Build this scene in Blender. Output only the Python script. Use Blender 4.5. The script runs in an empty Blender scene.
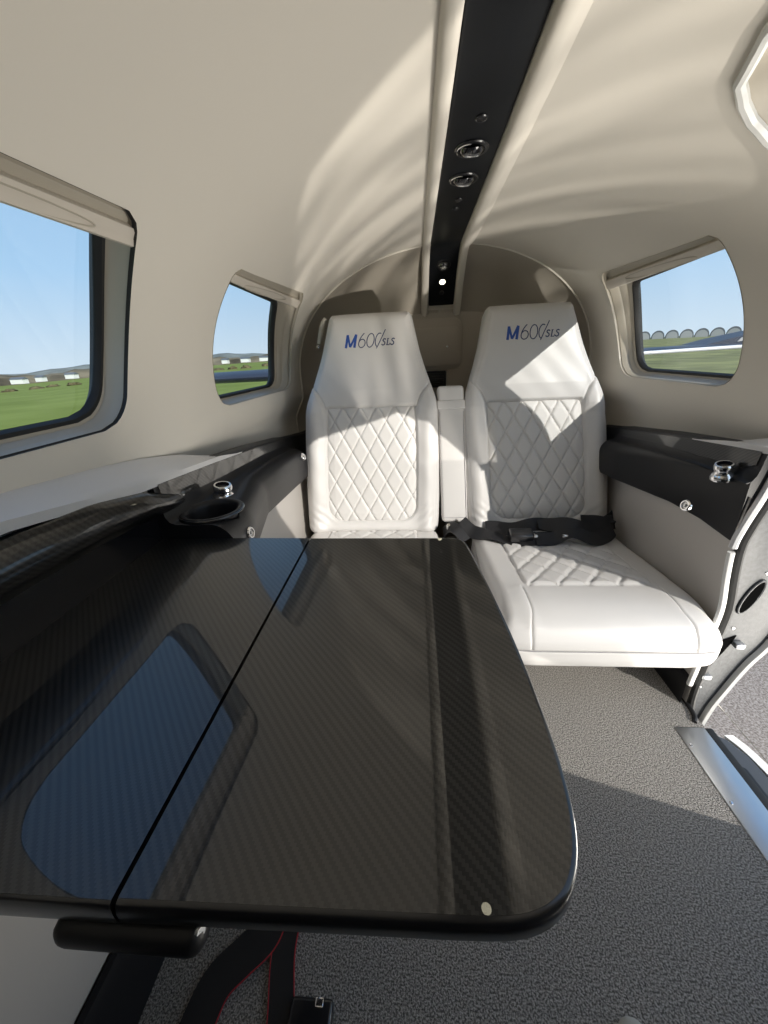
import bpy, bmesh, math, random
import numpy as np
from mathutils import Vector, Matrix
from mathutils.geometry import delaunay_2d_cdt

random.seed(7)
rng = np.random.default_rng(7)
H = 0.855            # design coordinates are relative to the eye height; the cabin floor is z = 0 in the world
XC = 0.105           # cabin centre line
ZC = -0.08           # height where the side walls are vertical
COL = bpy.context.scene.collection
PI = math.pi


def lerp(x, xs, ys):
    return float(np.interp(x, xs, ys))


def smooth(t):
    t = min(1, max(0, t))
    return t * t * (3 - 2 * t)


# ------------------------------------------------------------------ materials
def new_mat(name):
    m = bpy.data.materials.new(name)
    m.use_nodes = True
    nt = m.node_tree
    b = nt.nodes['Principled BSDF']
    return m, nt, b


def mat(name, col, rough=0.5, metal=0.0, coat=0.0, bump=None, var=None, spec=0.5, emit=None, sheen=0.0, coat_rough=0.03):
    """bump = (scale, strength, distance); var = (scale, amount) colour mottling"""
    m, nt, b = new_mat(name)
    b.inputs['Base Color'].default_value = (*col, 1)
    b.inputs['Roughness'].default_value = rough
    b.inputs['Metallic'].default_value = metal
    b.inputs['Coat Weight'].default_value = coat
    b.inputs['Coat Roughness'].default_value = coat_rough
    b.inputs['Specular IOR Level'].default_value = spec
    if sheen:
        b.inputs['Sheen Weight'].default_value = sheen
    if emit:
        b.inputs['Emission Color'].default_value = (*emit[0], 1)
        b.inputs['Emission Strength'].default_value = emit[1]
    N = nt.nodes
    L = nt.links
    tc = N.new('ShaderNodeTexCoord')
    if bump:
        n = N.new('ShaderNodeTexNoise')
        n.inputs['Scale'].default_value = bump[0]
        n.inputs['Detail'].default_value = 3
        L.new(tc.outputs['Object'], n.inputs['Vector'])
        bp = N.new('ShaderNodeBump')
        bp.inputs['Strength'].default_value = bump[1]
        bp.inputs['Distance'].default_value = bump[2]
        L.new(n.outputs['Fac'], bp.inputs['Height'])
        L.new(bp.outputs['Normal'], b.inputs['Normal'])
    if var:
        n = N.new('ShaderNodeTexNoise')
        n.inputs['Scale'].default_value = var[0]
        n.inputs['Detail'].default_value = 4
        L.new(tc.outputs['Object'], n.inputs['Vector'])
        r = N.new('ShaderNodeMapRange')
        r.inputs['From Min'].default_value = 0.3
        r.inputs['From Max'].default_value = 0.7
        r.inputs['To Min'].default_value = 1 - var[1]
        r.inputs['To Max'].default_value = 1 + var[1]
        L.new(n.outputs['Fac'], r.inputs['Value'])
        mx = N.new('ShaderNodeMix')
        mx.data_type = 'RGBA'
        mx.blend_type = 'MULTIPLY'
        mx.inputs[0].default_value = 1
        mx.inputs[6].default_value = (*col, 1)
        L.new(r.outputs['Result'], mx.inputs[7])
        L.new(mx.outputs[2], b.inputs['Base Color'])
    return m


def carbon_mat(name, cell=0.0022, rough=0.35):
    """2x2 twill weave under clear lacquer"""
    m, nt, b = new_mat(name)
    N, L = nt.nodes, nt.links
    tc = N.new('ShaderNodeTexCoord')
    mp = N.new('ShaderNodeMapping')
    mp.inputs['Scale'].default_value = (1 / cell, 1 / cell, 1 / cell)
    mp.inputs['Rotation'].default_value = (0.0, 0.0, math.radians(4))
    L.new(tc.outputs['Object'], mp.inputs['Vector'])
    sx = N.new('ShaderNodeSeparateXYZ')
    L.new(mp.outputs['Vector'], sx.inputs['Vector'])

    def math_n(op, a, bb=None):
        n = N.new('ShaderNodeMath')
        n.operation = op
        for i, v in enumerate((a, bb)):
            if v is None:
                continue
            if isinstance(v, (int, float)):
                n.inputs[i].default_value = v
            else:
                L.new(v, n.inputs[i])
        return n.outputs[0]
    zz = math_n('MULTIPLY', sx.outputs['Z'], 1.0)
    fx = math_n('FLOOR', math_n('ADD', sx.outputs['X'], zz))
    fy = math_n('FLOOR', math_n('ADD', sx.outputs['Y'], 0.0))
    s = math_n('MULTIPLY', math_n('ADD', fx, fy), 0.25)
    fr = math_n('FRACT', s)
    tw = math_n('GREATER_THAN', fr, 0.49)
    # soft profile inside each tow
    px = math_n('FRACT', math_n('ADD', sx.outputs['X'], zz))
    pr = math_n('ABSOLUTE', math_n('SUBTRACT', px, 0.5))
    hgt = math_n('SUBTRACT', math_n('MULTIPLY', tw, 0.6), math_n('MULTIPLY', pr, 0.6))
    mx = N.new('ShaderNodeMix')
    mx.data_type = 'RGBA'
    mx.inputs[6].default_value = (0.006, 0.006, 0.006, 1)
    mx.inputs[7].default_value = (0.024, 0.0235, 0.023, 1)
    L.new(tw, mx.inputs[0])
    L.new(mx.outputs[2], b.inputs['Base Color'])
    bp = N.new('ShaderNodeBump')
    bp.inputs['Strength'].default_value = 0.25
    bp.inputs['Distance'].default_value = 0.0006
    L.new(hgt, bp.inputs['Height'])
    L.new(bp.outputs['Normal'], b.inputs['Normal'])
    b.inputs['Roughness'].default_value = rough
    b.inputs['Metallic'].default_value = 0.25
    b.inputs['Coat Weight'].default_value = 1.0
    b.inputs['Coat Roughness'].default_value = 0.012
    b.inputs['Coat IOR'].default_value = 1.53
    return m


def glass_mat(name, tint=(0.96, 0.98, 0.99)):
    m = bpy.data.materials.new(name)
    m.use_nodes = True
    nt = m.node_tree
    nt.nodes.clear()
    out = nt.nodes.new('ShaderNodeOutputMaterial')
    tr = nt.nodes.new('ShaderNodeBsdfTransparent')
    tr.inputs['Color'].default_value = (*tint, 1)
    gl = nt.nodes.new('ShaderNodeBsdfGlossy')
    gl.inputs['Roughness'].default_value = 0.03
    fr = nt.nodes.new('ShaderNodeLayerWeight')
    pw = nt.nodes.new('ShaderNodeMath')
    pw.operation = 'POWER'
    pw.inputs[1].default_value = 5
    nt.links.new(fr.outputs['Facing'], pw.inputs[0])
    ml = nt.nodes.new('ShaderNodeMath')
    ml.operation = 'MULTIPLY_ADD'
    ml.inputs[1].default_value = .5
    ml.inputs[2].default_value = .04
    nt.links.new(pw.outputs[0], ml.inputs[0])
    mx = nt.nodes.new('ShaderNodeMixShader')
    nt.links.new(ml.outputs[0], mx.inputs[0])
    nt.links.new(tr.outputs[0], mx.inputs[1])
    nt.links.new(gl.outputs[0], mx.inputs[2])
    nt.links.new(mx.outputs[0], out.inputs['Surface'])
    return m


def carpet_mat():
    m, nt, b = new_mat('loop_carpet')
    N, L = nt.nodes, nt.links
    tc = N.new('ShaderNodeTexCoord')
    v = N.new('ShaderNodeTexVoronoi')
    v.inputs['Scale'].default_value = 480
    L.new(tc.outputs['Object'], v.inputs['Vector'])
    n = N.new('ShaderNodeTexNoise')
    n.inputs['Scale'].default_value = 380
    n.inputs['Detail'].default_value = 3
    L.new(tc.outputs['Object'], n.inputs['Vector'])
    cr = N.new('ShaderNodeValToRGB')
    cr.color_ramp.elements[0].position = 0.40
    cr.color_ramp.elements[0].color = (0.125, 0.118, 0.108, 1)
    cr.color_ramp.elements[1].position = 0.60
    cr.color_ramp.elements[1].color = (0.47, 0.445, 0.41, 1)
    L.new(n.outputs['Fac'], cr.inputs['Fac'])
    L.new(cr.outputs['Color'], b.inputs['Base Color'])
    bp = N.new('ShaderNodeBump')
    bp.inputs['Strength'].default_value = 0.7
    bp.inputs['Distance'].default_value = 0.002
    bp.invert = True
    L.new(v.outputs['Distance'], bp.inputs['Height'])
    L.new(bp.outputs['Normal'], b.inputs['Normal'])
    b.inputs['Roughness'].default_value = 0.95
    b.inputs['Specular IOR Level'].default_value = 0.1
    return m


def brushed_mat():
    m, nt, b = new_mat('worn_aluminium')
    N, L = nt.nodes, nt.links
    tc = N.new('ShaderNodeTexCoord')
    mp = N.new('ShaderNodeMapping')
    mp.inputs['Scale'].default_value = (60, 4, 60)
    L.new(tc.outputs['Object'], mp.inputs['Vector'])
    n = N.new('ShaderNodeTexNoise')
    n.inputs['Scale'].default_value = 6
    n.inputs['Detail'].default_value = 5
    L.new(mp.outputs['Vector'], n.inputs['Vector'])
    r = N.new('ShaderNodeMapRange')
    r.inputs['To Min'].default_value = 0.22
    r.inputs['To Max'].default_value = 0.5
    L.new(n.outputs['Fac'], r.inputs['Value'])
    L.new(r.outputs['Result'], b.inputs['Roughness'])
    b.inputs['Base Color'].default_value = (0.66, 0.68, 0.71, 1)
    b.inputs['Metallic'].default_value = 1
    return m


def ground_mat():
    """apron near the aircraft, grass fields beyond (real surfaces, split by world position)"""
    m, nt, b = new_mat('airfield_ground')
    N, L = nt.nodes, nt.links
    tc = N.new('ShaderNodeTexCoord')
    sx = N.new('ShaderNodeSeparateXYZ')
    L.new(tc.outputs['Object'], sx.inputs['Vector'])
    n = N.new('ShaderNodeTexNoise')
    n.inputs['Scale'].default_value = 0.25
    n.inputs['Detail'].default_value = 6
    L.new(tc.outputs['Object'], n.inputs['Vector'])
    cr = N.new('ShaderNodeValToRGB')
    cr.color_ramp.elements[0].position = 0.35
    cr.color_ramp.elements[0].color = (0.19, 0.235, 0.045, 1)
    cr.color_ramp.elements[1].position = 0.7
    cr.color_ramp.elements[1].color = (0.27, 0.325, 0.08, 1)
    L.new(n.outputs['Fac'], cr.inputs['Fac'])
    # rough brown-green grass on the side of the hangars
    n3 = N.new('ShaderNodeTexNoise')
    n3.inputs['Scale'].default_value = 0.35
    n3.inputs['Detail'].default_value = 8
    L.new(tc.outputs['Object'], n3.inputs['Vector'])
    cr3 = N.new('ShaderNodeValToRGB')
    cr3.color_ramp.elements[0].position = 0.35
    cr3.color_ramp.elements[0].color = (0.18, 0.18, 0.085, 1)
    cr3.color_ramp.elements[1].position = 0.65
    cr3.color_ramp.elements[1].color = (0.32, 0.32, 0.13, 1)
    L.new(n3.outputs['Fac'], cr3.inputs['Fac'])
    gside = N.new('ShaderNodeMath')
    gside.operation = 'GREATER_THAN'
    gside.inputs[1].default_value = 3
    L.new(sx.outputs['X'], gside.inputs[0])
    mg = N.new('ShaderNodeMix')
    mg.data_type = 'RGBA'
    L.new(gside.outputs[0], mg.inputs[0])
    L.new(cr.outputs['Color'], mg.inputs[6])
    L.new(cr3.outputs['Color'], mg.inputs[7])
    # stony apron
    n2 = N.new('ShaderNodeTexNoise')
    n2.inputs['Scale'].default_value = 110
    n2.inputs['Detail'].default_value = 5
    L.new(tc.outputs['Object'], n2.inputs['Vector'])
    c2 = N.new('ShaderNodeValToRGB')
    c2.color_ramp.elements[0].position = 0.38
    c2.color_ramp.elements[0].color = (0.24, 0.195, 0.165, 1)
    c2.color_ramp.elements[1].position = 0.62
    c2.color_ramp.elements[1].color = (0.52, 0.45, 0.39, 1)
    L.new(n2.outputs['Fac'], c2.inputs['Fac'])
    ln = N.new('ShaderNodeVectorMath')
    ln.operation = 'LENGTH'
    sub = N.new('ShaderNodeVectorMath')
    sub.operation = 'SUBTRACT'
    sub.inputs[1].default_value = (5.0, 0, -0.85)
    L.new(tc.outputs['Object'], sub.inputs[0])
    L.new(sub.outputs[0], ln.inputs[0])
    lt = N.new('ShaderNodeMath')
    lt.operation = 'LESS_THAN'
    lt.inputs[1].default_value = 9.0
    L.new(ln.outputs['Value'], lt.inputs[0])
    mx = N.new('ShaderNodeMix')
    mx.data_type = 'RGBA'
    L.new(lt.outputs[0], mx.inputs[0])
    L.new(mg.outputs[2], mx.inputs[6])
    L.new(c2.outputs['Color'], mx.inputs[7])
    L.new(mx.outputs[2], b.inputs['Base Color'])
    b.inputs['Roughness'].default_value = 0.95
    b.inputs['Specular IOR Level'].default_value = 0.1
    return m


MT = {}
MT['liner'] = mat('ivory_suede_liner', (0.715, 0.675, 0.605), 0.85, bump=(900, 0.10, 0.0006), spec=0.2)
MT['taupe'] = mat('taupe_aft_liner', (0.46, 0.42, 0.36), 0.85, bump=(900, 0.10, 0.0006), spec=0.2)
MT['leather'] = mat('pale_grey_leather', (0.65, 0.635, 0.62), 0.42, bump=(420, 0.16, 0.0008), spec=0.45)
MT['leather2'] = mat('quilted_leather', (0.67, 0.655, 0.635), 0.48, bump=(700, 0.12, 0.0006), spec=0.4)
MT['thread'] = mat('grey_thread', (0.33, 0.32, 0.33), 0.7)
MT['ledge'] = mat('grey_ledge_leather', (0.66, 0.655, 0.66), 0.5, bump=(500, 0.15, 0.0006))
MT['panel'] = mat('grey_side_panel', (0.52, 0.49, 0.46), 0.6, bump=(700, 0.1, 0.0005))
MT['carbon'] = carbon_mat('carbon_twill')
MT['black_gloss'] = mat('black_gloss', (0.008, 0.008, 0.01), 0.12, coat=1.0)
MT['strip'] = mat('black_strip', (0.008, 0.009, 0.011), 0.42, spec=0.18)
MT['black_satin'] = mat('black_satin', (0.011, 0.011, 0.013), 0.42, bump=(1400, 0.08, 0.0004), spec=0.35)
MT['black_edge'] = mat('black_edge', (0.012, 0.012, 0.014), 0.28, coat=0.6, coat_rough=0.08)
MT['recess_shade'] = mat('flat_recess_shade', (0.004, 0.004, 0.004), 1.0, spec=0.0)  # flat black that paints the shade inside the jamb recesses
MT['rubber'] = mat('black_rubber', (0.012, 0.012, 0.012), 0.6)
MT['chrome'] = mat('chrome', (0.82, 0.82, 0.83), 0.12, metal=1)
MT['alu'] = brushed_mat()
MT['reveal'] = mat('beige_plastic', (0.44, 0.40, 0.33), 0.38, spec=0.5)
MT['cassette'] = mat('beige_shade_housing', (0.60, 0.55, 0.48), 0.5)
MT['glass'] = glass_mat('acrylic_pane')
MT['carpet'] = carpet_mat()
MT['webbing'] = mat('black_webbing', (0.014, 0.014, 0.016), 0.55, bump=(600, 0.3, 0.0008))
MT['red'] = mat('red_edging', (0.45, 0.03, 0.04), 0.7)
MT['blue'] = mat('blue_thread', (0.025, 0.085, 0.36), 0.6)
MT['navy_thread'] = mat('navy_thread', (0.03, 0.045, 0.13), 0.6)
MT['casting'] = mat('painted_grey_casting', (0.05, 0.053, 0.058), 0.5, bump=(260, 0.35, 0.001), var=(120, 0.25))
MT['door_grey'] = mat('charcoal_door_lining', (0.045, 0.048, 0.055), 0.45, bump=(500, 0.1, 0.0005))
MT['white'] = mat('white_paint', (0.80, 0.80, 0.78), 0.3, coat=0.4)
MT['led'] = mat('led_lens', (0.9, 0.88, 0.8), 0.3, emit=((1.0, 0.92, 0.66), 5.0))
MT['lens'] = mat('vent_lens', (0.5, 0.5, 0.5), 0.2, metal=0.8)
MT['ground'] = ground_mat()
MT['hill'] = mat('hill_scrub', (0.19, 0.16, 0.105), 0.95, var=(0.08, 0.55), spec=0.05)
MT['farhill'] = mat('far_hill', (0.22, 0.24, 0.22), 0.95, var=(0.03, 0.3), spec=0.05)
MT['hedge'] = mat('hedge_scrub', (0.13, 0.115, 0.06), 0.95, var=(0.9, 0.5), spec=0.05)
MT['navy'] = mat('navy_aircraft_paint', (0.04, 0.05, 0.075), 0.45, spec=.3)
MT['hangar'] = mat('hangar_metal', (0.13, 0.145, 0.16), 0.6)
MT['hangar_door'] = mat('hangar_pale_door', (0.42, 0.42, 0.41), 0.7)
MT['shoe'] = mat('grey_canvas', (0.48, 0.48, 0.45), 0.9, bump=(300, 0.3, 0.001))


# ------------------------------------------------------------------ mesh builder
class MB:
    def __init__(s):
        s.v = []
        s.f = []

    def add(s, vs, fs):
        o = len(s.v)
        s.v += [tuple(map(float, p)) for p in vs]
        s.f += [tuple(int(i) + o for i in f) for f in fs]
        return s

    def box(s, lo, hi, bev=0.0, seg=2, rot=None, about=None):
        bm = bmesh.new()
        bmesh.ops.create_cube(bm, size=1)
        c = [(a + b) / 2 for a, b in zip(lo, hi)]
        d = [b - a for a, b in zip(lo, hi)]
        for v in bm.verts:
            v.co = Vector((v.co.x * d[0], v.co.y * d[1], v.co.z * d[2]))
        if bev:
            bmesh.ops.bevel(bm, geom=list(bm.edges), offset=bev, segments=seg, profile=0.5, affect='EDGES')
        if rot is not None:
            for v in bm.verts:
                v.co = rot @ v.co
        bm.verts.index_update()
        s.add([(v.co.x + c[0], v.co.y + c[1], v.co.z + c[2]) for v in bm.verts], [[v.index for v in f.verts] for f in bm.faces])
        bm.free()
        return s

    def loft(s, loops, closed=True, cap0=False, cap1=False):
        n = len(loops[0])
        vs = [p for L in loops for p in L]
        fs = []
        for i in range(len(loops) - 1):
            for j in range(n if closed else n - 1):
                k = (j + 1) % n
                fs.append((i * n + j, i * n + k, (i + 1) * n + k, (i + 1) * n + j))
        if cap0:
            fs.append(tuple(range(n))[::-1])
        if cap1:
            fs.append(tuple((len(loops) - 1) * n + j for j in range(n)))
        return s.add(vs, fs)

    def frame(s, d):
        d = Vector(d).normalized()
        u = d.orthogonal().normalized() if abs(d.z) > 0.9 else Vector((0, 0, 1)).cross(d).normalized()
        return d, u, d.cross(u)

    def lathe(s, prof, c, axis=(0, 0, 1), n=40, cap0=False, cap1=False):
        """prof: (radius, distance along axis)"""
        d, u, w = s.frame(axis)
        c = Vector(c)
        loops = []
        for r, h in prof:
            loops.append([c + d * h + u * (r * math.cos(2 * PI * i / n)) + w * (r * math.sin(2 * PI * i / n)) for i in range(n)])
        return s.loft(loops, True, cap0, cap1)

    def tube(s, path, r, n=10, closed=False, cap=True):
        P = [Vector(p) for p in path]
        m = len(P)
        loops = []
        up = None
        for i in range(m):
            if closed:
                t = P[(i + 1) % m] - P[i - 1]
            else:
                t = P[min(i + 1, m - 1)] - P[max(i - 1, 0)]
            t.normalize()
            if up is None:
                up = t.orthogonal().normalized()
            up = (up - t * up.dot(t)).normalized()
            w = t.cross(up)
            rr = r[i] if isinstance(r, (list, tuple)) else r
            loops.append([P[i] + up * (rr * math.cos(2 * PI * k / n)) + w * (rr * math.sin(2 * PI * k / n)) for k in range(n)])
        if closed:
            loops.append(loops[0])
        return s.loft(loops, True, cap and not closed, cap and not closed)

    def ribbon(s, path, sides, width, thick):
        """flat strap: path points, side direction per point"""
        loops = []
        P = [Vector(p) for p in path]
        for i, p in enumerate(P):
            t = (P[min(i + 1, len(P) - 1)] - P[max(i - 1, 0)]).normalized()
            sd = Vector(sides[i])
            sd = (sd - t * sd.dot(t)).normalized()
            nn = t.cross(sd)
            a, b = sd * width / 2, nn * thick / 2
            loops.append([p - a - b, p + a - b, p + a + b, p - a + b])
        return s.loft(loops, True, True, True)

    def prism(s, poly, ext):
        """poly: list of 3D points of a planar outline, extruded by ext"""
        e = Vector(ext)
        a = [Vector(p) for p in poly]
        b = [p + e for p in a]
        return s.loft([a, b], True, True, True)

    def grid(s, G, flip=False):
        nu, nv = G.shape[0], G.shape[1]
        idx = np.arange(nu * nv).reshape(nu, nv)
        f = np.stack([idx[:-1, :-1], idx[1:, :-1], idx[1:, 1:], idx[:-1, 1:]], -1).reshape(-1, 4)
        if flip:
            f = f[:, ::-1]
        return s.add(G.reshape(-1, 3), f)

    def build(s, name, m, parent=None, angle=40, kind=None, origin=None):
        base = Vector((0, 0, 0))
        r = parent
        while r is not None:
            base += r.location
            r = r.parent
        o3 = Vector(origin) + Vector((0, 0, H)) if origin is not None else Vector((0, 0, 0))
        me = bpy.data.meshes.new(name)
        me.from_pydata([(p[0] - base.x - o3.x, p[1] - base.y - o3.y, p[2] + H - base.z - o3.z) for p in s.v], [], s.f)
        me.validate()
        bm = bmesh.new()
        bm.from_mesh(me)
        bmesh.ops.recalc_face_normals(bm, faces=bm.faces)
        bm.to_mesh(me)
        bm.free()
        me.polygons.foreach_set('use_smooth', [True] * len(me.polygons))
        me.set_sharp_from_angle(angle=math.radians(angle))
        if isinstance(m, (list, tuple)):
            for k in m:
                me.materials.append(k)
        else:
            me.materials.append(m)
        o = bpy.data.objects.new(name, me)
        COL.objects.link(o)
        o.location = o3
        if parent is not None:
            o.parent = parent
        if kind:
            o['kind'] = kind
        return o


def thing(name, label, cat, loc, group=None, kind=None):
    o = bpy.data.objects.new(name, None)
    o.empty_display_size = 0.05
    COL.objects.link(o)
    o.location = Vector(loc) + Vector((0, 0, H))
    if kind:
        o['kind'] = kind
    if label:
        o['label'] = label
    if cat:
        o['category'] = cat
    if group:
        o['group'] = group
    return o


def tag(o, label, cat, group=None):
    o['label'] = label
    o['category'] = cat
    if group:
        o['group'] = group
    return o


def rrect(x0, x1, y0, y1, r, n=8):
    """rounded rectangle outline, r = one radius or four (x1y1, x0y1, x0y0, x1y0)"""
    if not isinstance(r, (list, tuple)):
        r = [r] * 4
    pts = []
    for (cx, cy, a0, rr) in ((x1 - r[0], y1 - r[0], 0, r[0]), (x0 + r[1], y1 - r[1], 90, r[1]), (x0 + r[2], y0 + r[2], 180, r[2]), (x1 - r[3], y0 + r[3], 270, r[3])):
        for i in range(n + 1):
            a = math.radians(a0 + 90 * i / n)
            pts.append((cx + rr * math.cos(a), cy + rr * math.sin(a)))
    return pts


def densify(poly, step=0.02):
    out = []
    for i, p in enumerate(poly):
        q = poly[(i + 1) % len(poly)]
        d = math.dist(p, q)
        if d < 1e-6:
            continue
        k = max(1, int(math.ceil(d / step)))
        for j in range(k):
            out.append((p[0] + (q[0] - p[0]) * j / k, p[1] + (q[1] - p[1]) * j / k))
    return out


def catmull(P, n=8):
    P = [np.array(p, float) for p in P]
    out = []
    for i in range(len(P) - 1):
        p0, p1, p2, p3 = P[max(i - 1, 0)], P[i], P[i + 1], P[min(i + 2, len(P) - 1)]
        for k in range(n):
            t = k / n
            out.append(tuple(0.5 * ((2 * p1) + (-p0 + p2) * t + (2 * p0 - 5 * p1 + 4 * p2 - p3) * t * t + (-p0 + 3 * p1 - 3 * p2 + p3) * t ** 3)))
    out.append(tuple(P[-1]))
    return out


# ------------------------------------------------------------------ cabin shell
def half(Y):
    return lerp(Y, [-1, 1.0, 1.4, 1.6, 1.8], [.6, .6, .575, .555, .53])


def top(Y):
    return lerp(Y, [-1, .4, .8, 1.25, 1.48], [.355, .352, .328, .312, .304])


def strip_z(Y):
    return lerp(Y, [-1, .4, .8, 1.25, 1.46, 1.5, 1.55, 1.6, 1.67, 1.72], [.355, .352, .328, .312, .306, .295, .267, .229, .156, .11])


def w_of(Y, Z):
    b = top(Y) - ZC
    if Z >= ZC:
        return math.asin(min(1, (Z - ZC) / b)) / (PI / 2)
    return (Z - ZC) / 0.775


def liner(Y, w, side, off=0.0):
    """point of the cabin liner: Y along the cabin, w from -1 (floor) through 0 (widest) to 1 (centre of the ceiling)"""
    a = half(Y) + off
    b = top(Y) - ZC + off
    if w < 0:
        a += .04 * smooth((-.15 - (ZC + w * .775)) / .1)
    if w >= 0:
        th = w * PI / 2
        return Vector((XC + side * a * math.cos(th), Y, ZC + b * math.sin(th)))
    z = ZC + w * 0.775
    tp = 0.0 if z > -0.45 or side > 0 else (-0.45 - z) / 0.4 * 0.05
    return Vector((XC + side * (a - tp), Y, z))


def on_liner(Y, Z, side, off=0.0):
    return liner(Y, w_of(Y, Z), side, off)


def y_end(w):
    return 1.475 + 0.125 * (1 - smooth(max(w, 0) / 0.95))


WTOP = 0.93
SC = 0.65


def shell(name, side, holes, y0=-0.6):
    """liner wall with exact openings: holes are outlines in (Y, Z)"""
    pts, edges = [], []
    polys = []
    for h in holes:
        hp = [(y, w_of(y, z) * SC) for y, z in densify(h, 0.018)]
        polys.append(hp)
        o = len(pts)
        pts += hp
        edges += [(o + i, o + (i + 1) % len(hp)) for i in range(len(hp))]
    # outer border
    bord = []
    ws = np.linspace(-1, WTOP, 56)
    bord += [(y0, w * SC) for w in ws[::-1]]
    bord += [(y, -SC) for y in np.linspace(y0, 1.6, 56)[1:]]
    bord += [(y_end(w), w * SC) for w in ws[1:]]
    bord += [(y, WTOP * SC) for y in np.linspace(y_end(WTOP), y0, 54)[1:-1]]
    o = len(pts)
    pts += bord
    edges += [(o + i, o + (i + 1) % len(bord)) for i in range(len(bord))]

    def inside(p, poly):
        c = False
        n = len(poly)
        for i in range(n):
            a, b = poly[i], poly[i - 1]
            if (a[1] > p[1]) != (b[1] > p[1]) and p[0] < (b[0] - a[0]) * (p[1] - a[1]) / (b[1] - a[1]) + a[0]:
                c = not c
        return c
    for y in np.arange(y0 + 0.03, 1.6, 0.035):
        for w in np.arange(-0.97, WTOP - 0.01, 0.045):
            p = (y, w * SC)
            if y > y_end(w) - 0.015 or any(inside(p, q) for q in polys):
                continue
            pts.append(p)
    V, E, F, *_ = delaunay_2d_cdt([Vector(p) for p in pts], edges, [], 0, 1e-5)
    tris = []
    for f in F:
        c = sum((V[i] for i in f), Vector((0, 0))) / len(f)
        if any(inside(c, q) for q in polys) or not inside(c, bord):
            continue
        tris.append(list(f))
    co, no = [], []
    for v in V:
        y, w = v.x, v.y / SC
        p = liner(y, w, side)
        d1 = liner(y + 1e-3, w, side) - liner(y - 1e-3, w, side)
        d2 = liner(y, w + 1e-3, side) - liner(y, w - 1e-3, side)
        n = d1.cross(d2).normalized()
        inw = Vector((XC, y, ZC)) - p
        inw.y = 0
        if n.dot(inw) < 0:
            n = -n
        co.append(p + Vector((0, 0, H)))
        no.append(n)
    me = bpy.data.meshes.new(name)
    fs = []
    for f in tris:
        a, b, c = (co[i] for i in f[:3])
        if (b - a).cross(c - a).dot(no[f[0]]) < 0:
            f = f[::-1]
        fs.append(f)
    me.from_pydata(co, [], fs)
    me.polygons.foreach_set('use_smooth', [True] * len(me.polygons))
    me.normals_split_custom_set_from_vertices(no)
    me.materials.append(MT['liner'])
    ob = bpy.data.objects.new(name, me)
    COL.objects.link(ob)
    ob['kind'] = 'structure'
    return ob


def leaned(front, rear, z0, z1, r):
    """window outline in (Y, Z): front / rear edges given as [(z, y)...], rounded corners"""
    zs = np.linspace(z0, z1, 40)
    cf = np.polyfit(*zip(*front), 2)
    cr_ = np.polyfit(*zip(*rear), 2)
    F, R = [], []
    for z in zs:
        k = 0.0
        for e, rr in ((z - z0, r[0]), (z1 - z, r[1])):
            if e < rr:
                k = max(k, rr * (1 - math.sqrt(max(0, 1 - (1 - e / rr) ** 2))))
        F.append((float(np.polyval(cf, z)) + k, z))
        R.append((float(np.polyval(cr_, z)) - k, z))
    return R + F[::-1]


WIN_BIG = leaned([(-.1, .252), (.03, .242), (.17, .258)], [(-.075, .648), (.035, .668), (.091, .658), (.155, .626)], -.099, .182, (.05, .02))
WIN_AFT_L = leaned([(-.073, .979), (.03, .964), (.09, .944), (.131, .933), (.157, .922)], [(-.12, 1.485), (-.035, 1.497), (.108, 1.434), (.169, 1.355)], -.118, .173, (.05, .02))
WIN_AFT_R = leaned([(-.093, .947), (-.026, .940), (.023, .941), (.09, .932), (.146, .918)], [(-.12, 1.39), (-.066, 1.408), (.082, 1.411), (.166, 1.345)], -.115, .174, (.05, .02))
# doorway outline: straight jamb that leans forward towards the roof, tight upper corners, unseen forward lower corner cut to cast the carpet shadow
DOOR = [(.757, -.853), (.757, -.25), (.746, -.12), (.730, .0), (.720, .12), (.716, .20), (.712, .240), (.702, .258), (.687, .270), (.665, .281), (.60, .293), (.50, .304), (.35, .312), (.10, .312), (.0, .305), (-.06, .29), (-.09, .26)]
DOOR += [(-.09, -.38), (-.02, -.44), (.065, -.52), (.385, -.81), (.435, -.853)]
shell('wall_left', -1, [WIN_BIG, WIN_AFT_L])
shell('wall_right', 1, [WIN_AFT_R, DOOR])

# ceiling: centre channel with two rounded mouldings, then the sloping aft panel
Ys = list(np.linspace(-0.6, 1.46, 36)) + list(np.linspace(1.48, 1.70, 14))
mb = MB()
secs = []
for y in Ys:
    z = strip_z(y)
    prof = [(-.112, .004), (-.080, -.001), (-.075, .006), (-.072, .006), (-.070, -.004), (-.066, -.012), (-.056, -.016), (-.047, -.013), (-.0445, -.004), (-.044, .006),
            (.052, .006), (.0525, -.004), (.055, -.013), (.064, -.018), (.078, -.014), (.090, -.005), (.100, -.001), (.135, .003)]
    lim = 1.0 if y < 1.475 else .0
    secs.append([(XC + (a if lim else max(-.072, min(.079, a))), y, z + b - (0.0 if abs(a) < 0.09 else 0.002)) for a, b in prof])
mb.loft(secs, closed=False)
mb.build('ceiling', MT['liner'], angle=60, kind='structure')

# aft dome: from the arch edge of the liner back to the pressure bulkhead
YB = 1.705


def bulk_pt(w, side):
    hw, tz = 0.455, 0.125
    if w >= 0:
        th = w * PI / 2
        return Vector((XC + side * hw * math.cos(th) ** 0.8, YB, ZC + (tz - ZC) * math.sin(th) ** 0.8))
    return Vector((XC + side * hw, YB, ZC + w * 0.775))


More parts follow.
